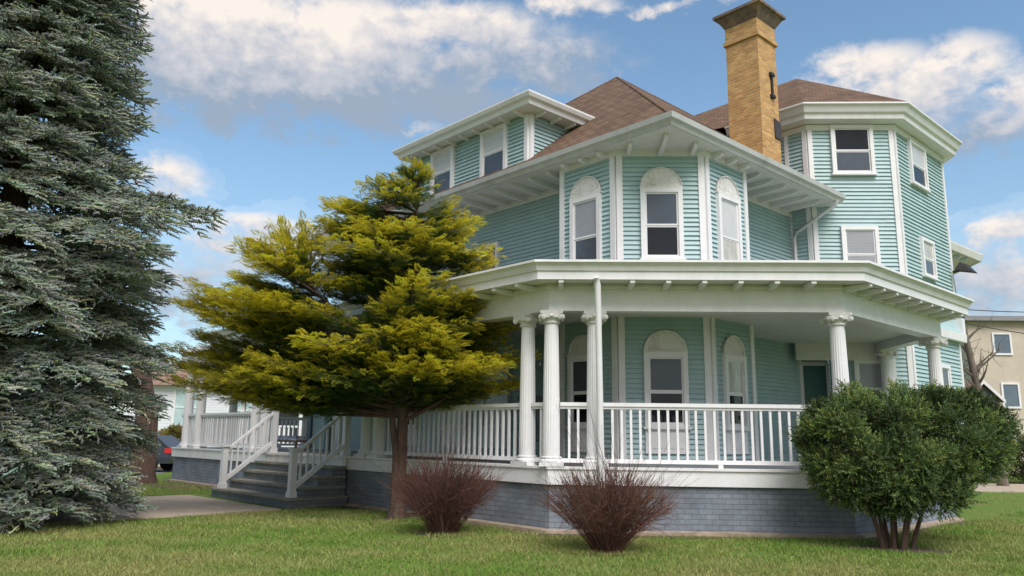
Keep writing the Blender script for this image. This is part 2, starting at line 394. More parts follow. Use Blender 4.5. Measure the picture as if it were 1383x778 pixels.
# windows --------------------------------------------------------------
def window(f, uc, z0, z1, w, glass=('glass_mid', 'glass_dark'), casing=.095, arch=False, apron=None, weather='weathered', meet=.48, label=None, frame='white', fan=False):
    """z0..z1, w: the casing's outline (without the arch)"""
    m = MB(); a, b = uc - w / 2, uc + w / 2
    f.box(m, a, a + casing, z0, z1, .0, .11); f.box(m, b - casing, b, z0, z1, .0, .11)
    f.box(m, a + casing, b - casing, z1 - casing, z1, .0, .108)
    org = f.pt(uc, z0, 0)
    win = m.build('window', M[frame], HOUSE, org)
    if label: win['label'] = label
    m = MB(); f.box(m, a - .03, b + .03, z0 - .05, z0 - .001, .0, .135); f.box(m, a + casing, b - casing, z0, z0 + .05, .0, .105); m.build('sill', M[frame], win)
    gl, gr, gb, gt = a + casing, b - casing, z0 + .05, z1 - casing; zm = gb + (gt - gb) * meet
    st = .035
    m = MB()
    for (lo, hi, d) in ((gb, zm, .062), (zm, gt, .076)):
        f.box(m, gl, gl + st, lo, hi, .0, d); f.box(m, gr - st, gr, lo, hi, .0, d)
        f.box(m, gl + st, gr - st, lo, lo + st, .0, d - .001); f.box(m, gl + st, gr - st, hi - st, hi, .0, d - .002)
    m.build('sash', M[frame], win)
    for (lo, hi, gm, d) in ((zm, gt, glass[0], .064), (gb, zm, glass[1], .053)):
        m = MB(); f.box(m, gl + st, gr - st, lo + st, hi - st, .0, d); m.build('pane', M[gm], win)
    if arch:
        r = w / 2; n = 14
        m = MB(); hgt = min(r, .42)
        arc = [(uc + r * math.cos(t), z1 + .03 + hgt * math.sin(t)) for t in np.linspace(0, math.pi, n + 1)]
        f.poly(m, arc, .0, .062); m.build('arch_panel', M[weather], win)
        m = MB()
        for k in range(n):
            t0, t1 = math.pi * k / n, math.pi * (k + 1) / n
            ro, ri = 1.0, (.955 if fan else .88)
            q = [(uc + r * ro * math.cos(t0), z1 + .03 + hgt * ro * math.sin(t0)), (uc + r * ro * math.cos(t1), z1 + .03 + hgt * ro * math.sin(t1)),
                 (uc + r * ri * math.cos(t1), z1 + .03 + hgt * ri * math.sin(t1)), (uc + r * ri * math.cos(t0), z1 + .03 + hgt * ri * math.sin(t0))]
            f.poly(m, q, .0, .09)
        if fan:
            for k in range(1, 9):
                th = math.pi * k / 9; ct, st_ = math.cos(th), math.sin(th); e_ = .008
                f.poly(m, [(uc + r * .25 * ct + e_ * st_, z1 + .03 + hgt * .25 * st_ - e_ * ct), (uc + r * .93 * ct + e_ * st_, z1 + .03 + hgt * .93 * st_ - e_ * ct), (uc + r * .93 * ct - e_ * st_, z1 + .03 + hgt * .93 * st_ + e_ * ct), (uc + r * .25 * ct - e_ * st_, z1 + .03 + hgt * .25 * st_ + e_ * ct)], .062, .07)
        f.box(m, a - .02, b + .02, z1 + .001, z1 + .03, .0, .11)
        m.build('arch_trim', M[weather], win)
    if apron:
        m = MB(); f.box(m, a + .01, b - .01, apron, z0 - .051, .0, .065); f.box(m, a + .12, b - .12, apron + .1, z0 - .12, .065, .077); m.build('apron_panel', M[frame], win)
    return win
# bay, second floor
window(bL, bL.len - .80, 5.2, 6.71, .86, ('blind', 'glass_mid'), arch=True, fan=True, meet=.40)
window(bF, .925, 5.2, 6.71, .87, ('glass_mid', 'glass_dark'), arch=True, fan=True, meet=.48)
window(bR, .80, 5.2, 6.71, .86, ('blind_pale', 'curtain'), arch=True, fan=True, meet=.38, label='window with brown water stains on its arched panel')
# bay, ground floor
window(bL, bL.len - .90, 1.82, 3.28, .80, ('glass_mid', 'glass_dark'), arch=True, apron=1.3)
window(bF, .93, 1.82, 3.28, .87, ('glass_mid', 'glass_dark'), arch=True, apron=1.3)
window(bR, .78, 1.82, 3.28, .80, ('curtain', 'glass_dark'), arch=True, apron=1.3)
# left wall, second floor and ground floor
uL = lambda u: fL.len - (u - (WC[1] - WC[0]) / S2)
window(fL, uL(14.95), 5.0, 6.55, .80, ('glass_mid', 'glass_mid'))
window(fL, uL(13.9 + 5.6), 5.0, 6.55, .80, ('glass_mid', 'glass_mid'))
window(fL, uL(14.6), 1.8, 3.5, 1.0, ('blind', 'blind_pale'), apron=1.3)
window(fL, uL(16.2), 1.8, 3.5, 1.0, ('blind', 'blind_pale'), apron=1.3)
window(fL, uL(18.3), 1.8, 3.5, .95, ('glass_mid', 'glass_dark'), apron=1.3)
# entrance
m = MB(); f = fL
u0, u1 = uL(22.75), uL(21.7)
d1 = m; f.box(m, u0 + .2, u1 - .2, 1.1, 3.2, 0, .05)
f.box(m, u0 + .3, u1 - .3, 1.25, 1.9, .05, .07)
door = m.build('front_door', M['white'], HOUSE, f.pt((u0 + u1) / 2, 1.1))
m = MB(); f.box(m, u0 + .35, u1 - .35, 2.05, 3.0, .0, .056); m.build('pane', M['blind_pale'], door)
m = MB()
for a in (u0, u1 - .2): f.box(m, a, a + .2, 1.1, 3.45, 0, .11)
f.box(m, u0, u1, 3.2, 3.449, 0, .10); m.build('door_frame', M['blue_grey'], door)
m = MB(); f.box(m, u0 - .75, u0 - .55, 1.1, 3.6, 0, .12) if u0 > .8 else None
fE.box(m, .05, .3, 1.1, 3.95, 0, .10); fE.box(m, 1.25, 1.5, 1.1, 3.95, 0, .10); m.build('pilaster', M['blue_grey'], HOUSE)

# tower ------------------------------------------------------------------
TP = [(5.5, 21.20), (6.99, 19.71), (9.22, 19.71), (11.75, 22.24), (11.75, 27.5)]
tL, tF, tR, tB = [Face(TP[i], TP[i + 1]) for i in range(4)]
w = MB()
tL.siding(w, 0, tL.len, 4.0, 9.8, .105); tF.siding(w, 0, tF.len, 4.0, 9.8, .105); tR.siding(w, 0, tR.len, .9, 9.8, .105); tB.siding(w, 0, tB.len, .9, 9.8, .105)
tF.siding(w, .46, tF.len, .9, 4.0, .105)
fRc = Face((7.45, 20.5), (7.45, 19.71)); fRb = Face((6.2, 20.5), (7.45, 20.5))
fRb.siding(w, 0, fRb.len, 1.1, 4.0); Face((7.45, 19.71), (7.45, 20.5)).siding(w, 0, .79, 1.1, 4.0)
w.build('tower_wall', M['siding'], HOUSE)
w = MB()
for f, lst in ((tL, ('r',)), (tF, ('l', 'r')), (tR, ('l', 'r')), (tB, ('l',))):
    for q in lst:
        a = .001 if q == 'l' else f.len - .119
        w = MB(); f.box(w, a, a + .118, 4.05 if f in (tL,) or (f is tF and q == 'l') else .9, 9.79, -.01, .058); w.build('corner_board', M['white'], HOUSE)
w = MB(); tL.box(w, tL.len - .62, tL.len - .52, 7.7, 9.79, -.01, .058); w.build('corner_board', M['white'], HOUSE)
# flared water table between the floors
w = MB(); fp = [TP[1], TP[2], TP[3], TP[4]]
sweep(w, fp, [(.022, 5.05), (.05, 4.86), (.10, 4.70), (.19, 4.56), (0, 4.56), (0, 5.05)]); w.build('flared_skirt', M['siding'], HOUSE)
w = MB(); sweep(w, fp, [(.02, 4.34), (.20, 4.34), (.215, 4.555), (.02, 4.555)]); w.build('flared_trim', M['white'], HOUSE)
w = MB(); tR.box(w, tR.len - .16, tR.len + .06, 4.56, 5.02, .022, .20); w.build('flared_trim', M['white'], HOUSE)
window(tF, (7.58 + 8.68) / 2 - 6.99, 8.46, 9.80, 1.10, ('glass_dark', 'glass_mid'))
window(tF, (7.69 + 8.62) / 2 - 6.99, 5.62, 7.03, .94, ('blind', 'blind'))
uR = lambda x: (x - 9.22) * S2
window(tR, uR(10.28), 8.46, 9.70, 1.16, ('blind_pale', 'glass_dark'))
window(tR, uR(10.38), 5.95, 7.0, .90, ('curtain', 'glass_mid'))
window(tF, (7.75 + 8.71) / 2 - 6.99 + .05, 2.2, 3.62, 1.02, ('blind', 'glass_mid'))
window(tR, uR(10.6), 2.2, 3.62, .95, ('glass_mid', 'glass_dark'))
# side door in the recess
m = MB(); f = fRb; f.box(m, .58, 1.16, 1.1, 3.5, 0, .05); d = m.build('side_door', M['green_door'], HOUSE, f.pt(.8, 1.1))
m = MB(); f.box(m, .46, .575, 1.1, 3.6, 0, .08); f.box(m, 1.165, 1.245, 1.1, 3.6, 0, .08); f.box(m, .575, 1.165, 3.501, 3.6, 0, .078); m.build('door_frame', M['white'], d)
# tower eave
te = offset_path(TP, 0.0)
g = MB(); sweep(g, TP, [(-.05, 9.80), (.36, 9.86), (.38, 9.98), (.44, 10.02), (.50, 10.17), (.56, 10.20), (.56, 10.24), (-.05, 10.24)])
g.build('tower_cornice', M['white'], HOUSE)
g = MB(); sweep(g, TP, [(.0, 9.66), (.06, 9.66), (.09, 9.799), (0, 9.799)]); g.build('frieze_board', M['soffit'], HOUSE)
tw_ap = (8.3, 24.0, 13.25)
ep = offset_path(TP, .55)
g = MB(); base = [(0.2, 24.2, 10.25)] + [(*p, 10.245) for p in ep] + [(8, 30, 10.245)]
g.add(base + [tw_ap], [(i, i + 1, len(base)) for i in range(len(base) - 1)] + [(len(base) - 1, 0, len(base))])
troof = g.build('tower_roof', M['shingle'], HOUSE)
# rear eave seen past the tower
g = MB(); rp = [(11.8, 23.2), (14.55, 25.75), (14.9, 30)]
g.prism([(11.8, 23.2), (14.55, 25.75), (14.9, 30), (11.8, 30)], 7.52, 7.56)
sweep(g, rp, [(-.02, 7.50), (.06, 7.50), (.12, 7.70), (.12, 7.74), (-.02, 7.74)])
g.add([(11.8, 23.2, 7.74), (14.6, 25.75, 7.74), (14.95, 30, 7.74), (11.8, 30, 8.6), (11.8, 26, 8.5)], [(0, 1, 4), (1, 2, 3, 4)])
g.build('rear_eave', M['soffit'], HOUSE)
fe = Face((11.8, 23.2), (14.55, 25.75))
for u in (.5, 1.1, 1.7, 2.3, 2.9): inst('eave_bracket', br_bay, HOUSE, fe.pt(u, 7.51, -.3), fe.orot)

# chimney
cc = (5.27, 18.45)
g = MB(); g.obox(cc, (.44, .44), R(45), 7.62, 11.42); chim = g.build('chimney', M['chimney'], HOUSE, (cc[0], cc[1], 7.4))
g = MB(); g.obox(cc, (.49, .49), R(45), 11.421, 11.53); g.obox(cc, (.445, .445), R(45), 11.531, 11.9); g.build('chimney_collar', M['chimney'], chim)
g = MB()
def ring(h, z): return [(cc[0] + h * S2 * math.cos(a), cc[1] + h * S2 * math.sin(a), z) for a in (-math.pi / 2, 0, math.pi / 2, math.pi)]
lev = [(.45, 11.901), (.60, 12.16), (.66, 12.18), (.66, 12.25), (.40, 12.36)]
vs = sum([ring(h, z) for h, z in lev], []); fs = []
for i in range(len(lev) - 1):
    for k in range(4): fs.append((i * 4 + k, i * 4 + (k + 1) % 4, (i + 1) * 4 + (k + 1) % 4, (i + 1) * 4 + k))
g.add(vs, fs + [(16, 17, 18, 19)]); g.build('chimney_cap', M['chimney_cap'], chim)
fc = Face((cc[0], cc[1] - .44 * S2), (cc[0] + .44 * S2, cc[1]))
g = MB(); fc.box(g, .53, .59, 9.98, 10.52, 0, .05); fc.box(g, .47, .65, 10.5, 10.58, 0, .07); fc.box(g, .47, .65, 9.92, 10.0, 0, .07); g.build('wall_anchor', M['iron'], chim)
g = MB(); fc2 = Face((cc[0] - .44 * S2, cc[1]), (cc[0], cc[1] - .44 * S2))
fc2.poly(g, [(-.02, 7.66), (.90, 7.66), (.90, 8.05), (-.02, 8.62)], -.01, .02); g.build('flashing', M['flash'], chim); g = MB(); fc.poly(g, [(-.02, 7.66), (.9, 7.66), (.9, 8.0), (-.02, 8.05)], -.01, .02)
g.build('flashing', M['flash'], chim); g = MB(); fc.poly(g, [(.60, 8.9), (.90, 8.9), (.90, 9.35), (.60, 9.4)], -.01, .03); g.build('flashing', M['flash'], chim)

# dormer on the left slope
def uw(u, Wv): return ((Wv - S2 * u) / 2, (Wv + S2 * u) / 2)
DW = 17.3
dF = Face(uw(17.21, DW), uw(12.72, DW)); dR = Face(uw(12.72, DW), uw(12.72, 20.2)); dLf = Face(uw(17.21, 20.2), uw(17.21, DW))
w = MB(); 
for f in (dF, dR, dLf): f.siding(w, 0, f.len, 7.7, 9.3, .098)
w.build('dormer_wall', M['siding'], HOUSE)
for f, a in ((dF, .001), (dF, dF.len - .12), (dR, .001)): w = MB(); f.box(w, a, a + .119, 7.8, 9.29, -.01, .058); w.build('corner_board', M['white'], HOUSE)
w = MB(); dF.box(w, .12, dF.len - .12, 7.86, 7.98, -.01, .055); w.build('base_board', M['white'], HOUSE)
uD = lambda u: 17.21 - u
window(dF, uD(13.93), 8.0, 9.27, .98, ('blind_pale', 'glass_mid'), meet=.5)
window(dF, uD(16.03), 8.0, 9.27, .98, ('blind_pale', 'glass_mid'), meet=.5)
dpath = [uw(17.21, 20.0), uw(17.21, DW), uw(12.72, DW), uw(12.72, 20.0)]
g = MB(); sweep(g, dpath, [(-.05, 9.30), (.42, 9.30), (.45, 9.40), (.52, 9.44), (.56, 9.52), (.56, 9.56), (-.05, 9.56)])
g.build('dormer_cornice', M['white'], HOUSE)
br_d = bracket_mesh(.34, .09, .06, 'dormer_bracket')
for i in range(9): inst('dormer_bracket', br_d, HOUSE, dF.pt(.12 + i * .53, 9.299, .03), dF.orot)
for i in range(3): inst('dormer_bracket', br_d, HOUSE, dR.pt(.18 + i * .53, 9.299, .03), dR.orot)
o4 = offset_path(dpath, .55); zc = 9.565
g = MB(); rg = uw(14.965, 19.5); rb = uw(14.965, 21.5)
V = [(*o4[0], zc), (*o4[1], zc), (*o4[2], zc), (*o4[3], zc), (*rg, zc + .62), (*rb, zc + .62)]
bl, brr = (*uw(17.76, 21.5), zc), (*uw(12.17, 21.5), zc)
g.add(V + [bl, brr], [(1, 2, 4), (2, 3, 7, 5, 4), (0, 1, 4, 5, 6)]); g.build('dormer_roof', M['shingle'], HOUSE)

# ------------------------------------------------------------------ porch
PP = [(-12.35, 26.07), (.12, 13.6), (5.25, 13.6), (8.63, 16.98), (8.63, 19.70)]
pL, pF, pR, pB = [Face(PP[i], PP[i + 1]) for i in range(4)]
pEnd = Face((-12.35 + 3.6, 26.07 + 3.6), PP[0])
FULL = [pEnd.p0] + PP
PU = lambda u: pL.len - (u - (.12 * -1 + 13.6) / S2)       # u measured along the left face from the corner
g = MB(); sweep(g, FULL, [(-.25, 0), (-.03, 0), (-.03, .80), (-.25, .80)]); g.build('foundation_wall', M['foundation'], HOUSE)
g = MB(); sweep(g, FULL, [(-.03, -.02), (.10, -.02), (.09, .05), (-.03, .07)]); g.build('footing', M['footing'], HOUSE)
g = MB(); sweep(g, FULL, [(-.2, .801), (.03, .801), (.03, 1.04), (.06, 1.06), (.06, 1.10), (-.2, 1.10)]); g.build('skirt_board', M['white'], HOUSE)
# deck and ceiling
inner = [(8.63, 20.4), (7.0, 21.2), (2.4, 16.4), (-7.0, 26.4), (-8.75, 29.67)]
g = MB(); dk = [tuple(p) for p in offset_path(FULL, -.19)]; g.prism(dk + inner, 1.0, 1.097); g.build('porch_deck', M['deck'], HOUSE)
g = MB(); g.prism(dk + inner, 4.0, 4.04); g.build('porch_ceiling', M['soffit'], HOUSE)
g = MB(); sweep(g, FULL, [(-.30, 3.80), (0, 3.80), (0, 4.19), (.035, 4.19), (.035, 4.23), (.0, 4.30), (-.30, 4.30)]); g.build('porch_beam', M['white'], HOUSE)
RP = [(-9.9, 23.62), PP[1], PP[2], PP[3], PP[4]]
g = MB(); sweep(g, RP, [(0.0, 4.29), (.50, 4.27), (.50, 4.405), (.53, 4.42), (.56, 4.50), (.60, 4.545), (.63, 4.55), (.63, 4.59), (.0, 4.62)]); g.build('porch_cornice', M['white'], HOUSE)
# porch roof sheet
ro = offset_path(RP, .60)
g = MB(); inn = [(-7.5, 27.5, 5.0), (2.43, 16.5, 5.0), (2.43, 16.5, 5.0), (7.2, 21.0, 5.0), (8.0, 21, 5.0)]
V = [(*p, 4.595) for p in ro] + inn
g.add(V, [(0, 1, 6, 5), (1, 2, 7), (2, 3, 8, 7), (3, 4, 9, 8)]); g.build('porch_roof', M['grey_roof'], HOUSE)
br_p = bracket_mesh(.47, .10, .085, 'porch_bracket')
def row(f, a, b, sp, end=.0):
    n = int((b - a) / sp)
    for i in range(n + 1): inst('porch_bracket', br_p, HOUSE, f.pt(a + i * sp, 4.27, .01), f.orot)
row(pF, .20, 5.1, .615); row(pR, .12, 4.7, .57); row(pL, PU(26.0), pL.len - .1, .62)
# inner beadboard over the side entrance
g = MB()
f = Face((6.35, 19.60), (8.6, 19.60)); f.box(g, 0, f.len, 3.56, 4.0, -.08, 0)
for i in range(27): f.box(g, .02 + i * .083, .02 + i * .083 + .07, 3.565, 3.995, 0, .008)
g.build('beadboard_panel', M['soffit'], HOUSE)

# columns
def column_meshes():
    n = 40; prof = []; fl = []
    H0, H1 = .20, 2.46
    for i in range(9):
        t = i / 8; r = .150 - .026 * t ** 1.6; prof.append((r, H0 + (H1 - H0) * t)); fl.append(0 < i < 8)
    sh = MB().lathe([(.150, .165)] + prof + [(.128, 2.475)], n=n, flute=.05, fl=[0] + fl + [0], smooth=False).mesh('shaft', M['white'])
    ba = MB(); ba.box(-.21, .21, -.21, .21, 0, .06)
    ba.lathe([(.205, .061), (.215, .085), (.205, .11), (.175, .12), (.172, .135), (.19, .15), (.165, .165)], n=28); ba = ba.mesh('base', M['white'])
    ca = MB(); ca.lathe([(.135, 2.475), (.155, 2.485), (.155, 2.51), (.14, 2.52), (.145, 2.54), (.185, 2.575), (.175, 2.60)], n=28)
    ca.box(-.20, .20, -.20, .20, 2.645, 2.70)
    for sx in (-1, 1):
        for sy in (-1, 1):
            c = np.array([sx * .165, sy * .165, 2.59]); ax = np.array([sx, -sy, 0]) * s
            for q, r0 in ((0, .052), (1, .034)):
                hw = .045 + .012 * q
                ca.tube([c - ax * hw, c + ax * hw], r0, 12, True)
    for a in range(4):
        th = a * math.pi / 2; ca.obox((math.cos(th) * .165, math.sin(th) * .165), (.035, .15), th, 2.575, 2.646)
        ca.tube([(math.cos(th) * .2, math.sin(th) * .2, 2.60), (math.cos(th) * .23, math.sin(th) * .23, 2.62)], .035, 8)
    ca = ca.mesh('capital', M['weathered'])
    return sh, ba, ca
sh, ba, ca = column_meshes()
def column(x, y, rot=0.0):
    o = inst('porch_column', sh, HOUSE, (x, y, 1.10), rot)
    c = bpy.data.objects.new('capital', ca); COL.objects.link(c); c.parent = o
    c = bpy.data.objects.new('base', ba); COL.objects.link(c); c.parent = o
    return o
q = -.15
def on(f, u, rot=None): x, y, _ = f.pt(u, 0, q); column(x, y, f.rot if rot is None else rot); return u
column(.165, 13.74); column(.93, 13.75); column(5.20, 13.76); column(8.47, 17.05, R(22)); column(8.47, 19.42)
for u in (10.22, 14.96, 15.50, 20.75, 21.35, 25.45, 26.5): on(pL, PU(u))
for u in (.35, 1.6, 3.2): on(pEnd, u)

# railings: handrail, bottom rail and balusters
bal = MB(); bal.box(-.021, .021, -.021, .021, 0, .93); bal = bal.mesh('baluster', M['white'])
def railing(f, u0, u1, sp=.163, d=-.15, z=1.10, label=None):
    m = MB(); f.box(m, u0, u1, z + 1.03, z + 1.095, d - .055, d + .055); f.box(m, u0, u1, z + .985, z + 1.029, d - .03, d + .03)
    r = m.build('railing', M['white'], HOUSE, f.pt((u0 + u1) / 2, z, d))
    m = MB(); f.box(m, u0, u1, z + .065, z + .135, d - .035, d + .035)
    k = max(1, int((u1 - u0) / 1.7))
    for i in range(1, k): f.box(m, u0 + (u1 - u0) * i / k - .04, u0 + (u1 - u0) * i / k + .04, z, z + .064, d - .03, d + .03)
    m.build('bottom_rail', M['white'], r)
    n = max(1, round((u1 - u0) / sp) - 1)
    for i in range(n):
        u = u0 + (u1 - u0) * (i + 1) / (n + 1); inst('baluster', bal, r, f.pt(u, z + .1, d), f.rot)
railing(pF, .20, .67); railing(pF, .95, 4.95); railing(pR, .25, 4.45); railing(pB, .3, 2.2)
railing(pL, PU(10.06), PU(9.66)); railing(pL, PU(14.80), PU(10.38)); railing(pL, PU(15.34), PU(15.12))
railing(pL, PU(25.3), PU(21.5)); railing(pL, PU(26.35), PU(25.62)); railing(pEnd, 1.75, 4.95); railing(pEnd, .5, 1.45)

# downspouts
g = MB(); g.tube([(.93, 13.06, 4.30), (.95, 13.12, 4.18), (1.0, 13.5, 1.6), (1.02, 13.53, .75)], [.05, .055, .06, .062], 10); g.build('downspout', M['white'], HOUSE)
g = MB(); p = np.array([7.35, 19.15]); g.tube([(7.45, 19.1, 7.58), (7.40, 19.15, 7.45), (6.66, 19.98, 6.95), (6.62, 20.0, 6.8), (6.62, 20.0, 4.6)], .045, 8); g.build('downspout', M['white'], HOUSE)
# floodlight on the tower corner and the bent pipe beneath it
fx = np.array(tR.pt(tR.len - .06, 6.38, .05))
g = MB(); n2 = np.array([*tR.n, 0]); d2 = np.array([*tR.d, 0])
g.tube([fx, fx + n2 * .22 + (0, 0, .02)], .035, 8)
a = fx + n2 * .22
Vb = [a - d2 * .22 + n2 * -.1 + (0, 0, .02), a + d2 * .22 + n2 * -.1 + (0, 0, .02), a + d2 * .22 + n2 * .36 + (0, 0, -.10), a - d2 * .22 + n2 * .36 + (0, 0, -.10)]
Vt = [a - d2 * .12 + n2 * .02 + (0, 0, .24), a + d2 * .12 + n2 * .02 + (0, 0, .24), a + d2 * .12 + n2 * .18 + (0, 0, .16), a - d2 * .12 + n2 * .18 + (0, 0, .16)]
g.hexa(Vb, Vt)
g.build('floodlight', M['iron'], HOUSE)
g = MB(); b0 = np.array(tB.pt(.1, 6.3, .06)); g.tube([b0 + (0, 0, .0), b0 + (.02, 0, -.5), b0 + (.22, .0, -.85), b0 + (.24, 0, -1.1)], .05, 8); g.build('downspout', M['iron'], HOUSE)

# front steps (part of the house: built against the porch)
fS = pL; sa, sb = PU(19.95), PU(16.02)        # along the face
NS = 5; rise = 1.10 / NS; run = .34
first = None
for i in range(NS - 1):
    d1 = .40 + run * (NS - 2 - i) ; z1 = rise * (i + 1)
    ex = .12 if i == 0 else 0
    m = MB(); fS.box(m, sa - ex, sb + ex, rise * i if i else -.02, z1 - .05, .061, d1 + (.06 if i == 0 else 0))
    body = m.build('front_step', M['riser'], HOUSE)
    m = MB(); fS.box(m, sa - ex - .03, sb + ex + .03, z1 - .05, z1, .061, d1 + .04 + (.06 if i == 0 else 0)); m.build('tread', M['tread'], body)
m = MB(); fS.box(m, sa - .02, sb + .02, .88, 1.05, .061, .16); fS.box(m, sa - .02, sb + .02, 1.05, 1.101, .061, .20); m.build('top_step', M['weathered'], HOUSE)
# newel posts and stair rails
def newel(u, d, z0, h, ball):
    m = MB(); fS.box(m, u - .07, u + .07, z0, z0 + h, d - .07, d + .07); fS.box(m, u - .09, u + .09, z0, z0 + .12, d - .09, d + .09); o = m.build('newel_post', M['white'], HOUSE, fS.pt(u, z0, d))
    m = MB(); fS.box(m, u - .10, u + .10, z0 + h, z0 + h + .04, d - .10, d + .10)
    x, y, _ = fS.pt(u, 0, d)
    if ball: m.lathe([(.05, z0 + h + .041), (.05, z0 + h + .07), (.085, z0 + h + .11), (.07, z0 + h + .16), (.02, z0 + h + .19)], (x, y), 14)
    m.build('post_cap', M['white'], o)
for u, ball in ((sa + .12, True), (sb - .12, False)):
    dl = .40 + run * 3 - .10; z0 = rise
    newel(u, dl, z0, 1.02, False); newel(u, .02, 1.10, 1.12, ball)
    a0 = np.array(fS.pt(u, z0 + .95, dl - .07)); a1 = np.array(fS.pt(u, 2.12, .09))
    m = MB()
    def beam(mb, A, B, hw, hh):
        t = np.array([*fS.d, 0]); k = np.array([0, 0, 1.0])
        mb.hexa([A - t * hw - k * hh, A + t * hw - k * hh, B + t * hw - k * hh, B - t * hw - k * hh], [A - t * hw + k * hh, A + t * hw + k * hh, B + t * hw + k * hh, B - t * hw + k * hh])
    beam(m, a0, a1, .045, .04); r = m.build('stair_railing', M['white'], HOUSE, tuple((a0 + a1) / 2))
    l0, l1 = a0 + (0, 0, -.72), a1 + (0, 0, -.80)
    m = MB(); beam(m, l0, l1, .04, .06); m.build('bottom_rail', M['white'], r)
    for i in range(7):
        t = (i + .7) / 7.4; A = l0 + (l1 - l0) * t; B = a0 + (a1 - a0) * t
        m = MB(); m.obox(A[:2], (.021, .021), fS.rot, A[2] + .03, B[2] - .02); m.build('baluster', M['white'], r)

# ------------------------------------------------------------------ things on the porch
ch = empty('porch_chair', (-.15, 15.55, 1.10), 'black high-backed porch chair behind the two corner columns', 'chair')
rx = R(20)
def lc(x, y): return (ch.location[0] + x * math.cos(rx) - y * math.sin(rx), ch.location[1] + x * math.sin(rx) + y * math.cos(rx))
m = MB(); m.obox(lc(0, 0), (.26, .25), rx, 1.50, 1.55); m.build('seat', M['black'], ch)
m = MB()
for k in range(6): m.obox(lc(-.2 + k * .08, .25), (.025, .015), rx, 1.55, 2.38 + .05 * math.sin(math.pi * (k + .5) / 6))
m.obox(lc(0, .25), (.26, .02), rx, 2.30, 2.40); m.build('backrest', M['black'], ch)
for x in (-.23, .23):
    for y in (-.22, .22): MB().obox(lc(x, y), (.022, .022), rx, 1.10, 1.50).build('leg', M['black'], ch)
    MB().obox(lc(x, 0), (.03, .26), rx, 1.74, 1.77).build('armrest', M['black'], ch)
bn = empty('porch_bench', (-7.6, 23.6, 1.10), 'low wooden bench on the porch behind the top of the steps', 'bench')
fb = Face((-8.6, 24.6), (-6.9, 22.9))
m = MB(); fb.box(m, 0, 2.2, 1.34, 1.40, -.2, .2); m.build('seat', M['wood'], bn)
for u in (.12, 2.08):
    for d in (-.16, .16): m = MB(); fb.box(m, u - .03, u + .03, 1.1, 1.34, d - .03, d + .03); m.build('leg', M['wood'], bn)
m = MB(); fb.box(m, .05, 2.15, 1.401, 1.53, -.19, .21); tag(m.build('bench_cushion', M['cushion']), 'blue and white checked cushion lying on the porch bench', 'cushion')

# ================================================================== VEGETATION
def frames(D, Nn):
    D = D / (np.linalg.norm(D, axis=1, keepdims=True) + 1e-9)
    Bv = np.cross(Nn, D); ln = np.linalg.norm(Bv, axis=1, keepdims=True)
    bad = ln[:, 0] < 1e-3; Bv[bad] = (1, 0, 0); ln[bad] = 1; Bv /= ln
    return D, Bv, np.cross(D, Bv)
def scatter(tV, tF, P, D, Nn, Sc):
    D, B, N = frames(D, Nn); k = len(tV)
    V = P[:, None] + Sc[:, None, None] * (tV[None, :, 0:1] * D[:, None] + tV[None, :, 1:2] * B[:, None] + tV[None, :, 2:3] * N[:, None])
    F = tF[None] + (np.arange(len(P)) * k)[:, None, None]
    return V.reshape(-1, 3), F.reshape(-1, 3)
def needle_template(n, ln, wd, ang=50, top=.5, droop=0, r=None):
    r = r or np.random.default_rng(5); V = []; F = []
    for i in range(n):
        x = (i + .5) / n; th = r.uniform(0, 2 * math.pi)
        if r.random() < top: th = math.pi / 2 + r.normal(0, .8)
        a = R(ang * r.uniform(.75, 1.2)) * (1.0 - .45 * x)
        d = np.array([math.cos(a), math.sin(a) * math.cos(th), math.sin(a) * math.sin(th)])
        sd = np.cross(d, r.normal(size=3)); sd /= np.linalg.norm(sd); p = np.array([x, 0, 0]); l = ln * r.uniform(.8, 1.15) * (1 - .25 * x)
        o = len(V); V += [p - sd * wd, p + sd * wd, p + d * l + sd * wd * .45, p + d * l - sd * wd * .45]; F += [(o, o + 1, o + 2), (o, o + 2, o + 3)]
    return np.array(V), np.array(F, np.int32)
def add_core(tV, tF, r, segs=((0, .5), (.25, 1), (.7, .9), (1.0, .15))):
    V = []; F = []; k = 3
    for x, q in segs:
        for j in range(k): a = math.pi / 2 + j * 2.0944; V.append((x, r * q * math.cos(a), r * q * math.sin(a)))
    for i in range(len(segs) - 1):
        for j in range(k): j2 = (j + 1) % k; F += [(i * k + j, i * k + j2, (i + 1) * k + j2), (i * k + j, (i + 1) * k + j2, (i + 1) * k + j)]
    return np.concatenate([tV, np.array(V)]), np.concatenate([tF, np.array(F, np.int32) + len(tV)])
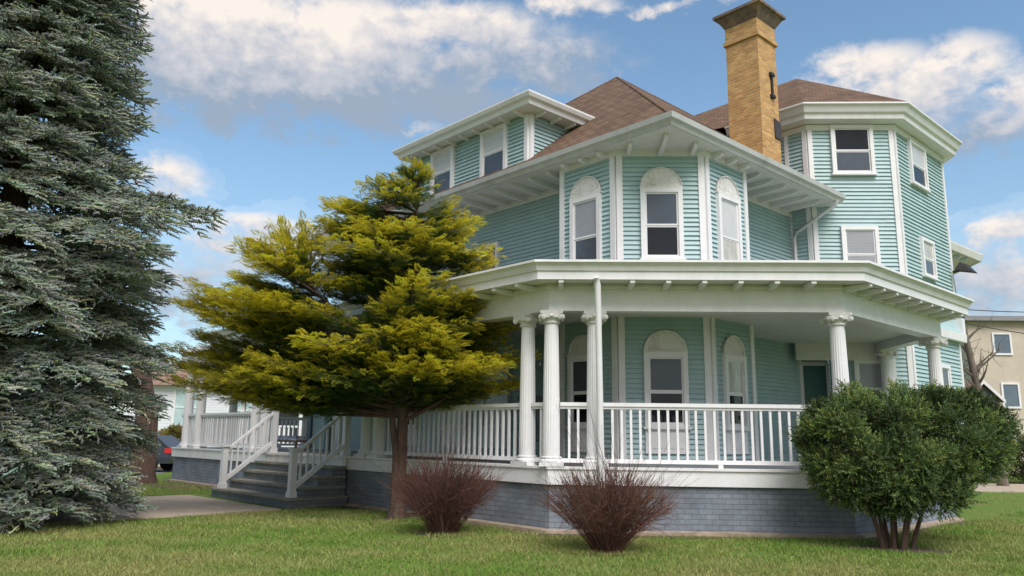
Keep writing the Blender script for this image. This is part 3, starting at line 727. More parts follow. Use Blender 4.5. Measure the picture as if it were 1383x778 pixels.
def spray_template(n=7, r=None):
    """flat, fan-like conifer spray of lobed leaflets along x"""
    r = r or np.random.default_rng(3); V = []; F = []
    def leaf(p, d, l, w):
        d = d / np.linalg.norm(d); sd = np.array([-d[1], d[0], r.normal(0, .25)]); sd /= np.linalg.norm(sd)
        o = len(V); V.extend([p, p + d * l * .45 + sd * w, p + d * l, p + d * l * .45 - sd * w]); F.extend([(o, o + 1, o + 2), (o, o + 2, o + 3)])
    for i in range(n):
        x = i / n
        for sg in (-1, 1):
            a = R(52 - 18 * x) * sg; d = np.array([math.cos(a), math.sin(a), r.normal(-.05, .22)]); p = np.array([x * .8, 0, -.12 * x * x])
            L = (.50 - .22 * x) * r.uniform(.8, 1.1)
            leaf(p, d, L, .030)
            if x < .7: leaf(p + d * L * .5, np.array([math.cos(a * .3), math.sin(a * .3), r.normal(-.05, .2)]), L * .6, .027)
            leaf(p + d * L * .35, np.array([math.cos(a * 1.6), math.sin(a * 1.6), r.normal(-.05, .25)]), L * .5, .026)
    leaf(np.array([.75, 0, -.08]), np.array([1, 0, -.2]), .32, .032)
    return np.array(V), np.array(F, np.int32)
def bez(a, b, c, n):
    t = np.linspace(0, 1, n)[:, None]; return (1 - t) ** 2 * a + 2 * t * (1 - t) * b + t * t * c
def jit(base, n, amt):
    return np.clip(np.array(base)[None] * (1 + rng.normal(0, amt, (n, 1))) * (1 + rng.normal(0, amt * .35, (n, 3))), .004, .9)

# ---- blue spruce, left
def spruce(x0, y0):
    T = empty('blue_spruce', (x0, y0, 0), 'tall blue spruce with drooping grey-green branches filling the left side of the lawn', 'tree')
    m = MB(); m.tube([(x0, y0, -.1), (x0, y0, .6), (x0, y0, 8), (x0, y0, 21)], [.36, .30, .19, .03], 12); lm = m
    rz = lambda z: np.interp(z, [0, 1, 2.2, 3.5, 4.6, 5.6, 6.3, 7.2, 8.6, 10, 14, 21], [2.5, 2.6, 2.8, 2.95, 3.1, 2.95, 2.25, 2.0, 1.95, 1.75, 1.3, .1])
    P, D, N, Sc, C = [], [], [], [], []
    z = .35
    while z < 20.5:
        nb = 11 if z < 11 else 7; ph = rng.uniform(0, 6.28)
        for k in range(nb):
            phi = ph + 6.283 * k / nb + rng.normal(0, .14)
            h = z + rng.uniform(-.16, .16); Lr = rz(h) * rng.uniform(.82, 1.06)
            if abs(h - 5.5) < .4 and abs(math.atan2(math.sin(phi + .15), math.cos(phi + .15))) < .35: Lr = 3.65
            o = np.array([math.cos(phi), math.sin(phi), 0]); tv = np.array([-o[1], o[0], 0])
            dr = rng.uniform(.16, .34) * (1.25 if h < 3 else 1)
            a = np.array([x0, y0, h + .25]); b = a + o * Lr * .55 + (0, 0, .02 * Lr); c = a + o * Lr + (0, 0, -dr * Lr * .75)
            if c[2] < .12: c[2] = .12 + rng.uniform(0, .1)
            n = 14; pts = bez(a, b, c, n); pts[:, :2] += rng.normal(0, .02, (n, 2)); pts[-2:, 2] += (.03, .09)
            lm.tube(pts[::3], list(np.linspace(.045, .008, len(pts[::3]))), 5, cap=False)
            vis = (c[1] < y0 + 1.4) or c[0] > x0 + 1
            step = .10 if vis else .2
            if h > 11: step = .28
            tt = np.arange(.22, 1.0, step / Lr)
            for i, t in enumerate(tt):
                p = np.array([np.interp(t, np.linspace(0, 1, n), pts[:, q]) for q in range(3)])
                for sg in (1, -1):
                    bl = (min(.9, .66 * (1 - t) * Lr + .2)) * rng.uniform(.75, 1.1)
                    an = R(rng.uniform(42, 62)); d = o * math.cos(an) + tv * sg * math.sin(an); d[2] = rng.uniform(-.60, -.05)
                    ns = max(2, int(bl / (.085 if vis else .15)))
                    for j in range(ns):
                        f_ = (j + 1) / ns; q = p + d * bl * f_ + np.array([0, 0, -.10 * f_ * f_ * bl])
                        sg2 = 1 if (j + i) % 2 else -1; sd = np.cross(d, (0, 0, 1)) * sg2
                        dd = d * 1.0 + sd * (.85 if j < ns - 1 else .1) + np.array([0, 0, rng.uniform(-.02, .45)])
                        P.append(q - d * .05); D.append(dd); N.append((rng.normal(0, .15), rng.normal(0, .15), 1)); Sc.append(rng.uniform(.19, .28)); C.append((.55 + .45 * t) * (.8 + .4 * f_))
                P.append(p); D.append(o + tv * rng.normal(0, .3) + np.array([0, 0, .25])); N.append((0, 0, 1)); Sc.append(.22); C.append(.7 + .3 * t)
        z += rng.uniform(.34, .46) if z < 11 else .55
    lm.build('trunk', M['bark'], T)
    P, D, N, Sc, C = map(np.array, (P, D, N, Sc, C))
    nV, nF = needle_template(10, .22, .040, 58, .35); tV, tF = add_core(nV, nF, .085, ((0, .5), (.3, 1), (1.0, .2)))
    V, F = scatter(tV, tF, P, D, N, Sc)
    col = jit((.34, .385, .325), len(P), .20)
    warm = rng.random(len(P)) < .25; col[warm] *= (1.18, 1.12, .86)
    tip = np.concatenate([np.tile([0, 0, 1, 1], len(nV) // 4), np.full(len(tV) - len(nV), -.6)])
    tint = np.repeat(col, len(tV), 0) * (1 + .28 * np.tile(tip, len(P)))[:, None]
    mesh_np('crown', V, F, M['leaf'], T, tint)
spruce(-9.9, 13.6)

# ---- golden cypress in front of the porch
def golden(x0, y0):
    T = empty('golden_cypress', (x0, y0, 0), 'golden yellow cypress with a bare brown trunk standing in front of the porch', 'tree')
    top = np.array([x0 + .18, y0 + .1, 6.9])
    m = MB(); rows = [(0, .23), (.12, .18), (.5, .125), (1.6, .112), (2.6, .10), (4, .085), (5.6, .05), (6.8, .015)]
    m.tube([(x0 + .18 * (z / 6.9) + .03 * math.sin(z * 2), y0 + .1 * z / 6.9, z - .05) for z, r in rows], [r for z, r in rows], 14)
    m.tube([(x0 - .05, y0 - .05, -.05), (x0 - .05, y0 - .06, 1.2), (x0 - .22, y0 - .08, 2.4), (x0 - .9, y0, 3.6), (x0 - 2.0, y0, 4.6)], [.08, .065, .06, .045, .02], 10)
    zs = [2.15, 2.4, 2.65, 3.0, 3.5, 4.1, 4.8, 5.4, 6.0, 6.4, 7.15]
    xr = [.9, 1.6, 2.15, 2.35, 2.25, 2.0, 1.8, 1.55, 1.15, .85, .1]
    xl = [2.4, 3.3, 4.2, 4.55, 4.4, 4.1, 3.8, 3.1, 1.9, 1.3, .15]
    yr = [1.3, 2.0, 2.3, 2.3, 2.1, 1.9, 1.7, 1.5, 1.2, .8, .1]
    P, D, N, Sc, C = [], [], [], [], []
    lm = m; nl = 500
    for i in range(nl):
        z = 2.3 + 4.75 * (rng.random() ** 1.0); phi = rng.uniform(0, 6.283)
        rx_ = np.interp(z, zs, xr) if math.cos(phi) > 0 else np.interp(z, zs, xl); ry_ = np.interp(z, zs, yr)
        if rng.random() > max(rx_ * abs(math.cos(phi)), ry_ * abs(math.sin(phi))) / 3.2 + .22: continue
        if math.sin(z * 5.2 + 1.6 * math.sin(phi * 2) + phi) < -.82: continue
        f_ = rng.uniform(.66, 1.16) if rng.random() < .72 else rng.uniform(.3, .7)
        tip = np.array([x0 + rx_ * math.cos(phi) * f_, y0 + ry_ * math.sin(phi) * f_, z])
        h = z - .30 * np.linalg.norm(tip[:2] - (x0, y0)) * rng.uniform(.4, 1.1); h = np.clip(h, 1.95, 6.7)
        if tip[0] < x0 - 1.9 and z > 3.0: a = np.array([x0 - np.interp(h, [2.4, 3.6, 4.6], [.22, .9, 2.0]), y0, min(h, 4.5)])
        else: a = np.array([x0 + .18 * h / 6.9, y0, h])
        o = tip - a; L = np.linalg.norm(o)
        if L < .15: continue
        c = tip; b = a + o * .5 + np.array([0, 0, -.10 * L * rng.uniform(-.6, 1.2)])
        lt_ = rng.normal(0, .22); n = 10; pts = bez(a, b, c, n)
        lm.tube(pts[::3], list(np.linspace(.03, .006, 4)), 4, cap=False)
        oh = o / L; side = np.cross(oh, (0, 0, 1)); side /= np.linalg.norm(side) + 1e-9
        t = .30 if L > 1 else .15
        while t < 1.02:
            p = np.array([np.interp(t, np.linspace(0, 1, n), pts[:, q]) for q in range(3)])
            bl = min(.75, .55 * (1 - t) * L + .2)
            for sg in (1, -1):
                d = oh * .75 + side * sg * rng.uniform(.5, .95) + np.array([0, 0, rng.uniform(-.12, .30)]); d /= np.linalg.norm(d)
                ns = max(1, int(bl / .115))
                for j in range(ns):
                    g_ = (j + .6) / ns; qq = p + d * bl * g_ + np.array([0, 0, -.06 * g_ * bl]) + rng.normal(0, .03, 3)
                    dd = d + side * rng.normal(0, .35) + np.array([0, 0, rng.normal(.02, .22)])
                    out = math.hypot((qq[0] - x0) / (rx_ + .15), (qq[1] - y0) / (ry_ + .15))
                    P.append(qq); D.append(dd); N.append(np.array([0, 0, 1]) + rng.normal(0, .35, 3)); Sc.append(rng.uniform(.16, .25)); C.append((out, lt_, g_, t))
            t += rng.uniform(.07, .105) / L
    lm.build('trunk', M['bark_red'], T)
    P, D, N, Sc, C = map(np.array, (P, D, N, Sc, C))
    tV, tF = spray_template(6)
    V, F = scatter(tV, tF, P, D, N, Sc)
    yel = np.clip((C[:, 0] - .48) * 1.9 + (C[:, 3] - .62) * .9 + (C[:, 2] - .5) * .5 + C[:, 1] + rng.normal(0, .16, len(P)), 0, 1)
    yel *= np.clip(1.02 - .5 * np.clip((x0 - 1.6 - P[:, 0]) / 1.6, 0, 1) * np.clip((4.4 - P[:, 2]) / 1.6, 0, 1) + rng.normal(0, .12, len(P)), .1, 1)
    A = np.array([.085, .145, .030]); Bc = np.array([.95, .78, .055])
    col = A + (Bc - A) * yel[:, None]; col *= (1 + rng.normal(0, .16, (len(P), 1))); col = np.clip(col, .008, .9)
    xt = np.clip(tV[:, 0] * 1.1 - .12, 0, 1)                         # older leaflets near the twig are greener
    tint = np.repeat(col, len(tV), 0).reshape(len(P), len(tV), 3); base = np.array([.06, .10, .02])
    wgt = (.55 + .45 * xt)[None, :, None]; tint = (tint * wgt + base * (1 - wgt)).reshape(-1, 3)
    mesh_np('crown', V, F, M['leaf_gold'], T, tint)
    # two bare limbs under the crown
    m = MB(); m.tube(bez(np.array([x0, y0, 2.05]), np.array([x0 - .5, y0 - .1, 1.95]), np.array([x0 - 1.5, y0 - .1, 2.25]), 8), list(np.linspace(.05, .02, 8)), 7)
    m.tube(bez(np.array([x0, y0, 1.85]), np.array([x0 + .6, y0 - .1, 2.1]), np.array([x0 + 1.3, y0 - .1, 2.6]), 8), list(np.linspace(.05, .02, 8)), 7); m.build('bare_limb', M['bark_red'], T)
golden(-2.80, 15.45)

# ---- clipped yew at the right corner
def yew(name, x0, y0, blobs, count, label, cat, stems, size=.12, tone=(.100, .150, .055), grp=None):
    T = empty(name, (x0, y0, 0), label, cat, grp)
    m = MB()
    for sx in stems:
        m.tube(bez(np.array([x0 + sx[0] * .34, y0 + sx[1] * .34, -.05]), np.array([x0 + sx[0] * .5, y0 + sx[1] * .5, .5]), np.array([x0 + sx[0], y0 + sx[1], sx[2]]), 8), list(np.linspace(sx[3], sx[3] * .4, 8)), 8)
    m.build('trunk', M['bark'], T)
    P = []; N_ = []; c = np.array([b[:3] for b in blobs]); r = np.array([b[3:6] for b in blobs]); wv = (r[:, 0] * r[:, 2]); wv = wv / wv.sum()
    cl = []; rc = .205 * (r[:, 0].mean() / .75)
    want = max(14, int(31 * len(blobs)))
    for _ in range(6000):
        if len(cl) >= want: break
        k = rng.choice(len(blobs), p=wv); d = rng.normal(size=3); d /= np.linalg.norm(d); q = c[k] + d * (r[k] - rc * .55) * rng.uniform(.82, 1.05)
        ins = (((q - c) / np.maximum(r - rc * .5, .1)) ** 2).sum(1); ins[k] = 9
        if ins.min() < .62 or q[2] < .3: continue
        if cl and min(np.linalg.norm(q - o[0]) for o in cl) < rc * .85: continue
        cl.append((q, d, rc * rng.uniform(.65, 1.3), rng.normal()))
    cl = [o for o in cl if rng.random() > .16]
    per = count // len(cl); Tn = []
    for (q, d, rr, tn) in cl:
        v_ = rng.normal(size=(per, 3)) + d * .55 + np.array([0, 0, .35]); v_ /= np.linalg.norm(v_, axis=1, keepdims=True)
        rad = rr * (1 - np.abs(rng.normal(0, .22, per)))[:, None] * np.where(rng.random(per) < .09, rng.uniform(1.1, 1.7, per), 1.0)[:, None]
        P.append(q + v_ * rad * (1, 1, .85)); N_.append(v_); Tn.append(np.full(per, tn))
    P = np.concatenate(P); Dn = np.concatenate(N_); Tn = np.concatenate(Tn)
    D = Dn * .9 + rng.normal(0, .42, P.shape) + (0, 0, .35)
    tV, tF = needle_template(11, .34, .055, 62, .2, r=np.random.default_rng(8))
    V, F = scatter(tV, tF, P, D, rng.normal(0, 1, P.shape), rng.uniform(size * .75, size * 1.25, len(P)))
    col = jit(tone, len(P), .20) * (1 + .38 * Tn)[:, None].clip(.45, 1.9) * np.where(Tn[:, None] > .4, (1.12, 1.04, .9), (1, 1, 1)); y2 = rng.random(len(P)) < .22; col[y2] *= (1.5, 1.32, 1.0)
    tip = np.tile([0, 0, 1, 1], len(tV) // 4)
    tint = np.repeat(col, len(tV), 0) * (1 + .3 * np.tile(tip, len(P)))[:, None]
    mesh_np('crown', V, F, M['leaf'], T, tint)
    # inner twigs
    lm = MB()
    for i in range(150):
        k = rng.integers(len(P)); st = stems[rng.integers(len(stems))]; a = np.array([x0 + st[0] * .9, y0 + st[1] * .9, st[2] * .9])
        lm.tube([a, (a + P[k]) / 2 + rng.normal(0, .08, 3), P[k]], [.016, .01, .004], 4, cap=False)
    lm.build('twigs', M['bark'], T)
yew('yew_bush', 5.35, 12.5, [(4.92, 12.5, 1.55, .80, .85, .78), (5.45, 12.35, 1.30, .78, .75, .82), (6.15, 12.6, 1.62, .80, .8, .72), (6.75, 12.8, 1.72, .60, .65, .60), (5.55, 12.6, 1.82, .6, .6, .52), (5.6, 12.3, .88, .68, .6, .38), (4.70, 12.35, 1.15, .52, .6, .50), (7.0, 13.1, 1.5, .42, .5, .5)], 21000,
    'large dark green yew bush with several bare stems at the right corner of the porch', 'bush',
    [(-.50, -.1, .85, .045), (-.28, .1, 1.05, .04), (-.05, -.15, 1.0, .042), (.16, .15, 1.1, .04), (.42, -.05, 1.05, .05), (.85, .1, 1.15, .042), (-.1, .25, 1.1, .035), (.3, -.2, 1.0, .035), (.6, .2, 1.1, .03), (-.38, .25, 1.0, .03)], .135)

# ---- bare twiggy shrubs
def twigs(x0, y0, H, Rd, n, label, stray=0, tone=(.185, .088, .066)):
    T = empty('bare_shrub', (x0, y0, 0), label, 'shrub', 'bare red twig shrubs along the foundation')
    V, F, C = [], [], []
    def stick(pts, r0, r1, col):
        pts = np.array(pts); k = len(pts)
        for i in range(k):
            d = pts[min(i + 1, k - 1)] - pts[max(i - 1, 0)]; d /= np.linalg.norm(d) + 1e-9
            a = np.cross(d, (.3, .9, .1)); a /= np.linalg.norm(a) + 1e-9; b = np.cross(d, a); r = r0 + (r1 - r0) * i / (k - 1)
            o = len(V)
            for q in range(3): V.append(pts[i] + r * (math.cos(2.094 * q) * a + math.sin(2.094 * q) * b)); C.append(col)
            if i:
                for q in range(3): q2 = (q + 1) % 3; F.append((o - 3 + q, o - 3 + q2, o + q2)); F.append((o - 3 + q, o + q2, o + q))
    for i in range(n):
        phi = rng.uniform(0, 6.283); rr = math.sqrt(rng.random()); hh = H * (1 - .33 * rr ** 2) * rng.uniform(.72, 1.05)
        b0 = np.array([x0 + .24 * rr * math.cos(phi) * rng.uniform(.4, 1), y0 + .24 * rr * math.sin(phi) * rng.uniform(.4, 1), 0])
        tip = np.array([x0 + Rd * rr * math.cos(phi + rng.normal(0, .2)), y0 + Rd * rr * math.sin(phi), hh])
        mid = b0 + (tip - b0) * .5 + np.array([rng.normal(0, .05) - .10 * rr * math.cos(phi), rng.normal(0, .05) - .10 * rr * math.sin(phi), .05])
        col = np.array(tone) * rng.uniform(.65, 1.35) * (1, rng.uniform(.9, 1.25), rng.uniform(.9, 1.2))
        pts = bez(b0, mid, tip, 6); stick(pts, .0055, .0024, col)
        for j in range(4):
            k = rng.integers(2, 5); d = tip - b0; d /= np.linalg.norm(d)
            e = pts[k] + (d * rng.uniform(.5, 1) + rng.normal(0, .42, 3)) * rng.uniform(.18, .42) * H
            if e[2] < .15: continue
            stick(bez(pts[k], (pts[k] + e) / 2 + rng.normal(0, .02, 3), e, 4), .0036, .0018, col * rng.uniform(.9, 1.3))
    for i in range(stray):
        phi = rng.uniform(0, 6.283); b0 = np.array([x0, y0, .1]); e = np.array([x0 + rng.uniform(-.75, .6), y0 + rng.uniform(-.3, .5), H * rng.uniform(1.1, 1.75)])
        mid = (b0 + e) / 2 + rng.normal(0, .12, 3); stick(bez(b0, mid, e, 7), .006, .002, np.array((.23, .16, .115)))
    mesh_np('twigs', np.array(V), np.array(F, np.int32), M['twig'], T, np.array(C))
    m = MB()
    for k in range(12):
        a = 6.283 * k / 12; m.tube([(x0 + .12 * math.cos(a), y0 + .12 * math.sin(a), -.03), (x0 + .17 * math.cos(a), y0 + .17 * math.sin(a), .16), (x0 + .30 * math.cos(a), y0 + .30 * math.sin(a), .42)], [.035, .028, .014], 6)
    m.build('stem_base', M['bark'], T)
twigs(.93, 11.55, 1.22, 1.05, 430, 'wider red-brown leafless shrub in front of the leaning white downspout', 16)
twigs(-1.62, 13.30, 1.28, 1.0, 400, 'red-brown leafless shrub just right of the golden cypress trunk', 4, (.165, .075, .060))

# ---- lawn grass blades (uncountable)
def grass():
    n = 330000
    Y = 8.7 + 8.5 * rng.random(n) ** 1.35; X = (rng.random(n) * 1.5 - .75) * Y
    extra = 40000; Y2 = rng.uniform(14, 30, extra); X2 = rng.uniform(.48, .72, extra) * Y2
    Y3 = rng.uniform(15, 26, 30000); X3 = rng.uniform(-.62, -.36, 30000) * Y3
    X = np.concatenate([X, X2, X3]); Y = np.concatenate([Y, Y2, Y3])
    # keep off the house, the path and the bare bed along the wall
    keep = ~((X + Y > 13.72 - .16) & (Y > 13.44) & (X - Y < -8.35 + .16) & (X < 8.75))
    Wc = X + Y; Uc = (Y - X)
    keep &= ~((Uc > 22.0) & (Uc < 29.1) & (Wc < 11.7))
    keep &= ~((Uc > 22.3) & (Uc < 28.6) & (Wc > 11.0) & (Wc < 13.8))
    bare = np.sin(X * 1.3 + 1) * np.sin(Y * 1.9 + X * .6) + .5 * np.sin(X * 4.1 + Y * 2.3) * np.sin(Y * 5.3 - X)
    bed = np.minimum(np.where(X < .12, (13.72 - X - Y) / S2, 99), np.where((X > -.1) & (X < 5.3), 13.6 - Y, 99)); bed = np.where(X >= 5.25, (X - Y + 8.35) / S2, bed)
    pk = np.clip(1.05 - np.clip(bare - .35, 0, 1) * 1.5, .12, 1) * np.clip((bed - .05) / .35, .08, 1)
    for (cx_, cy_, rad) in ((5.35, 12.5, .75), (.93, 11.55, .38), (-1.62, 13.3, .4), (-2.8, 15.45, .5)):
        pk *= np.clip((np.hypot(X - cx_, (Y - cy_) * 1.2) - rad * .4) / (rad * .6), .05, 1)
    keep &= rng.random(len(X)) < pk
    X, Y = X[keep], Y[keep]; k = len(X)
    h = rng.uniform(.020, .060, k) * (1 + .25 * np.sin(X * .9) * np.sin(Y * 1.3) + .3 * np.sin(X * 3.1 + Y) * np.sin(Y * 4.7 - X * 2.2)) * np.where(rng.random(k) < .015, 1.9, 1); w_ = rng.uniform(.003, .0055, k) * (1 + .04 * Y); a = rng.uniform(0, 6.283, k)
    lean = rng.normal(0, .6, (k, 2)) * h[:, None]
    V = np.zeros((k, 3, 3)); V[:, 0, 0] = X - np.cos(a) * w_; V[:, 0, 1] = Y - np.sin(a) * w_; V[:, 1, 0] = X + np.cos(a) * w_; V[:, 1, 1] = Y + np.sin(a) * w_
    V[:, 2, 0] = X + lean[:, 0]; V[:, 2, 1] = Y + lean[:, 1]; V[:, 2, 2] = h
    F = np.arange(k * 3, dtype=np.int32).reshape(-1, 3)
    dry = np.clip(.5 + .5 * np.sin(X * .8 + 2 + .7 * np.sin(Y * .9)) * np.sin(Y * 1.1 + .5) + .35 * np.sin(X * 2.7 + Y * 1.9) * np.sin(Y * 3.3 - X * 1.2) + rng.normal(0, .28, k), 0, 1)[:, None]
    col = np.array([.165, .285, .045]) * (1 - dry) + np.array([.34, .34, .12]) * dry
    straw = rng.random(k) < .08; col[straw] = (.34, .28, .13)
    col = col * (1 + rng.normal(0, .18, (k, 1))); tint = np.repeat(np.clip(col, .02, .8), 3, 0)
    o = mesh_np('grass', V.reshape(-1, 3), F, M['grass'], None, tint); tag(o, 'short patchy green lawn grass', 'grass', kind='stuff')
grass()
# bare bed beside the wall and under the shrubs
g = MB(); bp = [(-12.35, 26.07), (-4.2, 17.92), (.12, 13.6), (5.25, 13.6), (8.63, 16.98)]
def strip(mb, path, a, b, z):
    A, B_ = offset_path(path, a), offset_path(path, b)
    for i in range(len(path) - 1): mb.add([(*A[i], z), (*B_[i], z), (*B_[i + 1], z), (*A[i + 1], z)], [(0, 1, 2, 3)])
strip(g, bp[1:], .10, .46, .006); strip(g, [(-12.35, 26.07), (-8.9, 22.62)], .1, 1.5, .006); 
for (cx_, cy_, rx_, ry_) in ((5.35, 12.35, .75, .45), (.93, 11.5, .42, .3), (-1.62, 13.25, .5, .35), (-2.85, 15.4, .55, .4)):
    ring_ = [(cx_ + rx_ * k * math.cos(a), cy_ + ry_ * k * math.sin(a), .0045) for a in np.linspace(0, 6.283, 27)[:-1] for k in (1 + .28 * math.sin(3 * a + cx_) * math.sin(5 * a + cy_) + random.uniform(-.12, .12),)]
    g.add(ring_, [tuple(range(26))])
tag(g.build('soil_bed', M['soil']), kind='structure')

# ================================================================== BACKGROUND
def flat_window(parent, x0, x1, y, z0, z1, mat, fr='white', cross=True):
    m = MB(); t = .10
    m.box(x0, x0 + t, y - .07, y, z0, z1); m.box(x1 - t, x1, y - .07, y, z0, z1); m.box(x0 + t, x1 - t, y - .068, y, z0, z0 + t); m.box(x0 + t, x1 - t, y - .068, y, z1 - t, z1)
    if cross: m.box(x0 + t, x1 - t, y - .06, y, (z0 + z1) / 2 - .03, (z0 + z1) / 2 + .03)
    w = m.build('window', M[fr], parent)
    m = MB(); m.box(x0 + t, x1 - t, y - .03, y, z0 + t, z1 - t); m.build('pane', M[mat], w)
# white house at the left
H2 = empty('white_house', (-17, 46, 0), 'white clapboard house across the street at the left, behind the end of the porch', 'house')
g = MB(); g.box(-25, -11.5, 46, 55, 0, 4.4); g.build('wall', M['white_clap'], H2)
g = MB(); g.add([(-25.5, 45.5, 4.35), (-11.0, 45.5, 4.35), (-11.0, 50.5, 5.9), (-25.5, 50.5, 5.9), (-25.5, 55.5, 4.35), (-11, 55.5, 4.35)], [(0, 1, 2, 3), (3, 2, 5, 4)]); g.add([(-25, 46, 4.35), (-25, 55, 4.35), (-25, 50.5, 5.8)], [(0, 1, 2)]); g.add([(-11.5, 46, 4.35), (-11.5, 55, 4.35), (-11.5, 50.5, 5.8)], [(0, 1, 2)])
g.build('roof', M['orange_wall'], H2)
flat_window(H2, -22.0, -20.4, 46, 1.9, 4.2, 'win_teal'); flat_window(H2, -21.6, -20.6, 46, .2, 1.1, 'win_teal'); flat_window(H2, -18.3, -17.2, 46, 2.0, 3.8, 'win_teal'); flat_window(H2, -15, -13.9, 46, 2.0, 3.8, 'win_teal')
# grey fronted house with a white picket porch
H3 = empty('grey_porch_house', (-12, 43, 0), 'grey-fronted house with a white porch railing seen through the top of the steps', 'house')
g = MB(); g.box(-15.6, -9.5, 43, 45.5, 0, 3.4); g.build('wall', M['grey_wall'], H3)
g = MB(); g.box(-15.8, -9.3, 40.4, 43.0, .0, .95); g.build('porch_deck', M['white_clap'], H3)
g = MB(); g.box(-15.8, -9.3, 40.6, 40.7, 1.9, 2.0); g.box(-15.8, -9.3, 40.6, 40.7, 1.0, 1.1); r3 = g.build('railing', M['white'], H3)
for i in range(26): MB().box(-15.75 + i * .25, -15.65 + i * .25, 40.62, 40.68, 1.1, 1.9).build('baluster', M['white'], r3)
for x in (-15.7, -12.6, -9.45): MB().box(x - .1, x + .1, 40.55, 40.75, .95, 3.3).build('porch_column', M['white'], H3)
g = MB(); g.prism([(-16, 40.2), (-9.1, 40.2), (-9.1, 45.8), (-16, 45.8)], 3.3, 3.5); g.build('roof', M['orange_wall'], H3)
# parked car
car = empty('parked_car', (-17.1, 32.0, 0), 'dark navy estate car parked at the kerb behind the spruce', 'car')
def carbox():
    prof = [(-2.3, .35), (-2.3, .85), (-1.4, .95), (-.8, 1.42), (1.5, 1.46), (2.15, .98), (2.25, .6), (2.2, .35)]
    m = MB(); n = len(prof); X0, Y0 = -17.1, 32.0
    for a, b, tw in ((-.85, .85, 0),):
        vs = []
        for y in (a, b):
            for (x, z) in prof: vs.append((X0 + x, Y0 + y * (1 - .16 * max(0, z - .9) / .5), z))
        m.add(vs, [tuple(range(n - 1, -1, -1)), tuple(range(n, 2 * n))] + [(i, (i + 1) % n, n + (i + 1) % n, n + i) for i in range(n)])
    return m
carbox().build('body', M['car_paint'], car)
for x in (-1.45, 1.4):
    for y in (-.82, .82):
        m = MB(); m.tube([(-17.1 + x, 32 + y - .1, .33), (-17.1 + x, 32 + y + .1, .33)], .33, 20); w_ = m.build('wheel', M['tyre'], car)
        m = MB(); sg = -1 if y < 0 else 1; m.tube([(-17.1 + x, 32 + y + sg * .101, .33), (-17.1 + x, 32 + y + sg * .112, .33)], .20, 16); m.build('rim', M['rim'], w_)
for y in (-.72, .72): m = MB(); m.box(-17.1 + 2.0, -17.1 + 2.27, 32 + y - .135, 32 + y + .1, .76, .96); m.build('tail_light', M['tail_red'], car)
m = MB(); m.add([(-17.1 - .7, 31.225, 1.0), (-17.1 + 1.9, 31.235, 1.02), (-17.1 + 1.45, 31.285, 1.36), (-17.1 - .5, 31.285, 1.34)], [(0, 1, 2, 3)]); m.build('side_window', M['glass_dark'], car)
# small round shrub beside the car
yew('round_shrub', -17.3, 36.6, [(-17.3, 36.6, .95, .75, .7, .8)], 1500, 'small rounded olive shrub at the left behind the parked car', 'shrub', [(.1, 0, .6, .05), (-.1, 0, .6, .05)], .22, (.13, .12, .035))
# roadside tree with a thick reddish trunk, mostly behind the spruce
T = empty('roadside_tree', (-12.6, 24.6, 0), 'thick reddish-brown tree trunk with bare limbs just right of the spruce', 'tree')
m = MB(); m.tube([(-12.6, 24.6, -.1), (-12.6, 24.6, .3), (-12.6, 24.6, 2), (-12.9, 24.6, 3.4), (-14.0, 24.7, 5.4)], [.55, .42, .34, .28, .2], 14); m.build('trunk', M['bark_red'], T)
m = MB()
for i in range(26):
    a = np.array([-13.4, 24.65, rng.uniform(4.2, 5.4)]); a[0] -= (a[2] - 4.3) * .5; phi = rng.uniform(2.2, 4.4); L = rng.uniform(1, 2.2); e = a + np.array([math.cos(phi) * L, math.sin(phi) * L, L * rng.uniform(.2, .9)])
    m.tube(bez(a, (a + e) / 2 + rng.normal(0, .2, 3), e, 5), [.06, .045, .03, .02, .008], 5)
m.build('crown', M['bark_red'], T)
twn = None
# beige building at the right
H4 = empty('beige_building', (25, 42, 0), 'beige stucco apartment block behind the right end of the house', 'building')
g = MB(); g.box(22.75, 44, 42, 52, 0, 7.95); g.build('wall', M['beige_wall'], H4)
g = MB(); g.box(22.45, 44.3, 41.6, 52.3, 7.951, 8.2); g.build('roof', M['grey_roof'], H4)
flat_window(H4, 23.95, 24.95, 42, 6.15, 7.35, 'win_blue', cross=False); flat_window(H4, 24.15, 25.1, 42, 3.35, 4.7, 'win_blue', cross=False); flat_window(H4, 27.5, 28.5, 42, 6.15, 7.35, 'win_blue', cross=False); flat_window(H4, 27.5, 28.5, 42, 3.35, 4.7, 'win_blue', cross=False)
# small gabled outbuilding
H5 = empty('gabled_shed', (19.3, 35, 0), 'small orange-brown gabled outbuilding with white barge boards above the yew', 'shed')
g = MB(); g.box(18.7, 19.9, 35, 37.5, 0, 3.55); g.add([(18.7, 35, 3.55), (19.9, 35, 3.55), (19.3, 35, 4.15), (18.7, 37.5, 3.55), (19.9, 37.5, 3.55), (19.3, 37.5, 4.15)], [(0, 1, 2), (5, 4, 3)]); g.build('wall', M['grey_wall'], H5)
g = MB(); g.hexa([(18.45, 34.85, 3.32), (19.3, 34.85, 4.17), (19.3, 37.6, 4.17), (18.45, 37.6, 3.32)], [(18.45, 34.85, 3.42), (19.3, 34.85, 4.27), (19.3, 37.6, 4.27), (18.45, 37.6, 3.42)])
g.hexa([(19.3, 34.86, 4.17), (20.15, 34.86, 3.32), (20.15, 37.6, 3.32), (19.3, 37.6, 4.17)], [(19.3, 34.86, 4.27), (20.15, 34.86, 3.42), (20.15, 37.6, 3.42), (19.3, 37.6, 4.27)]); g.box(17.6, 18.44, 35.2, 37.5, 0, 4.1); g.build('roof', M['orange_wall'], H5)
g = MB()
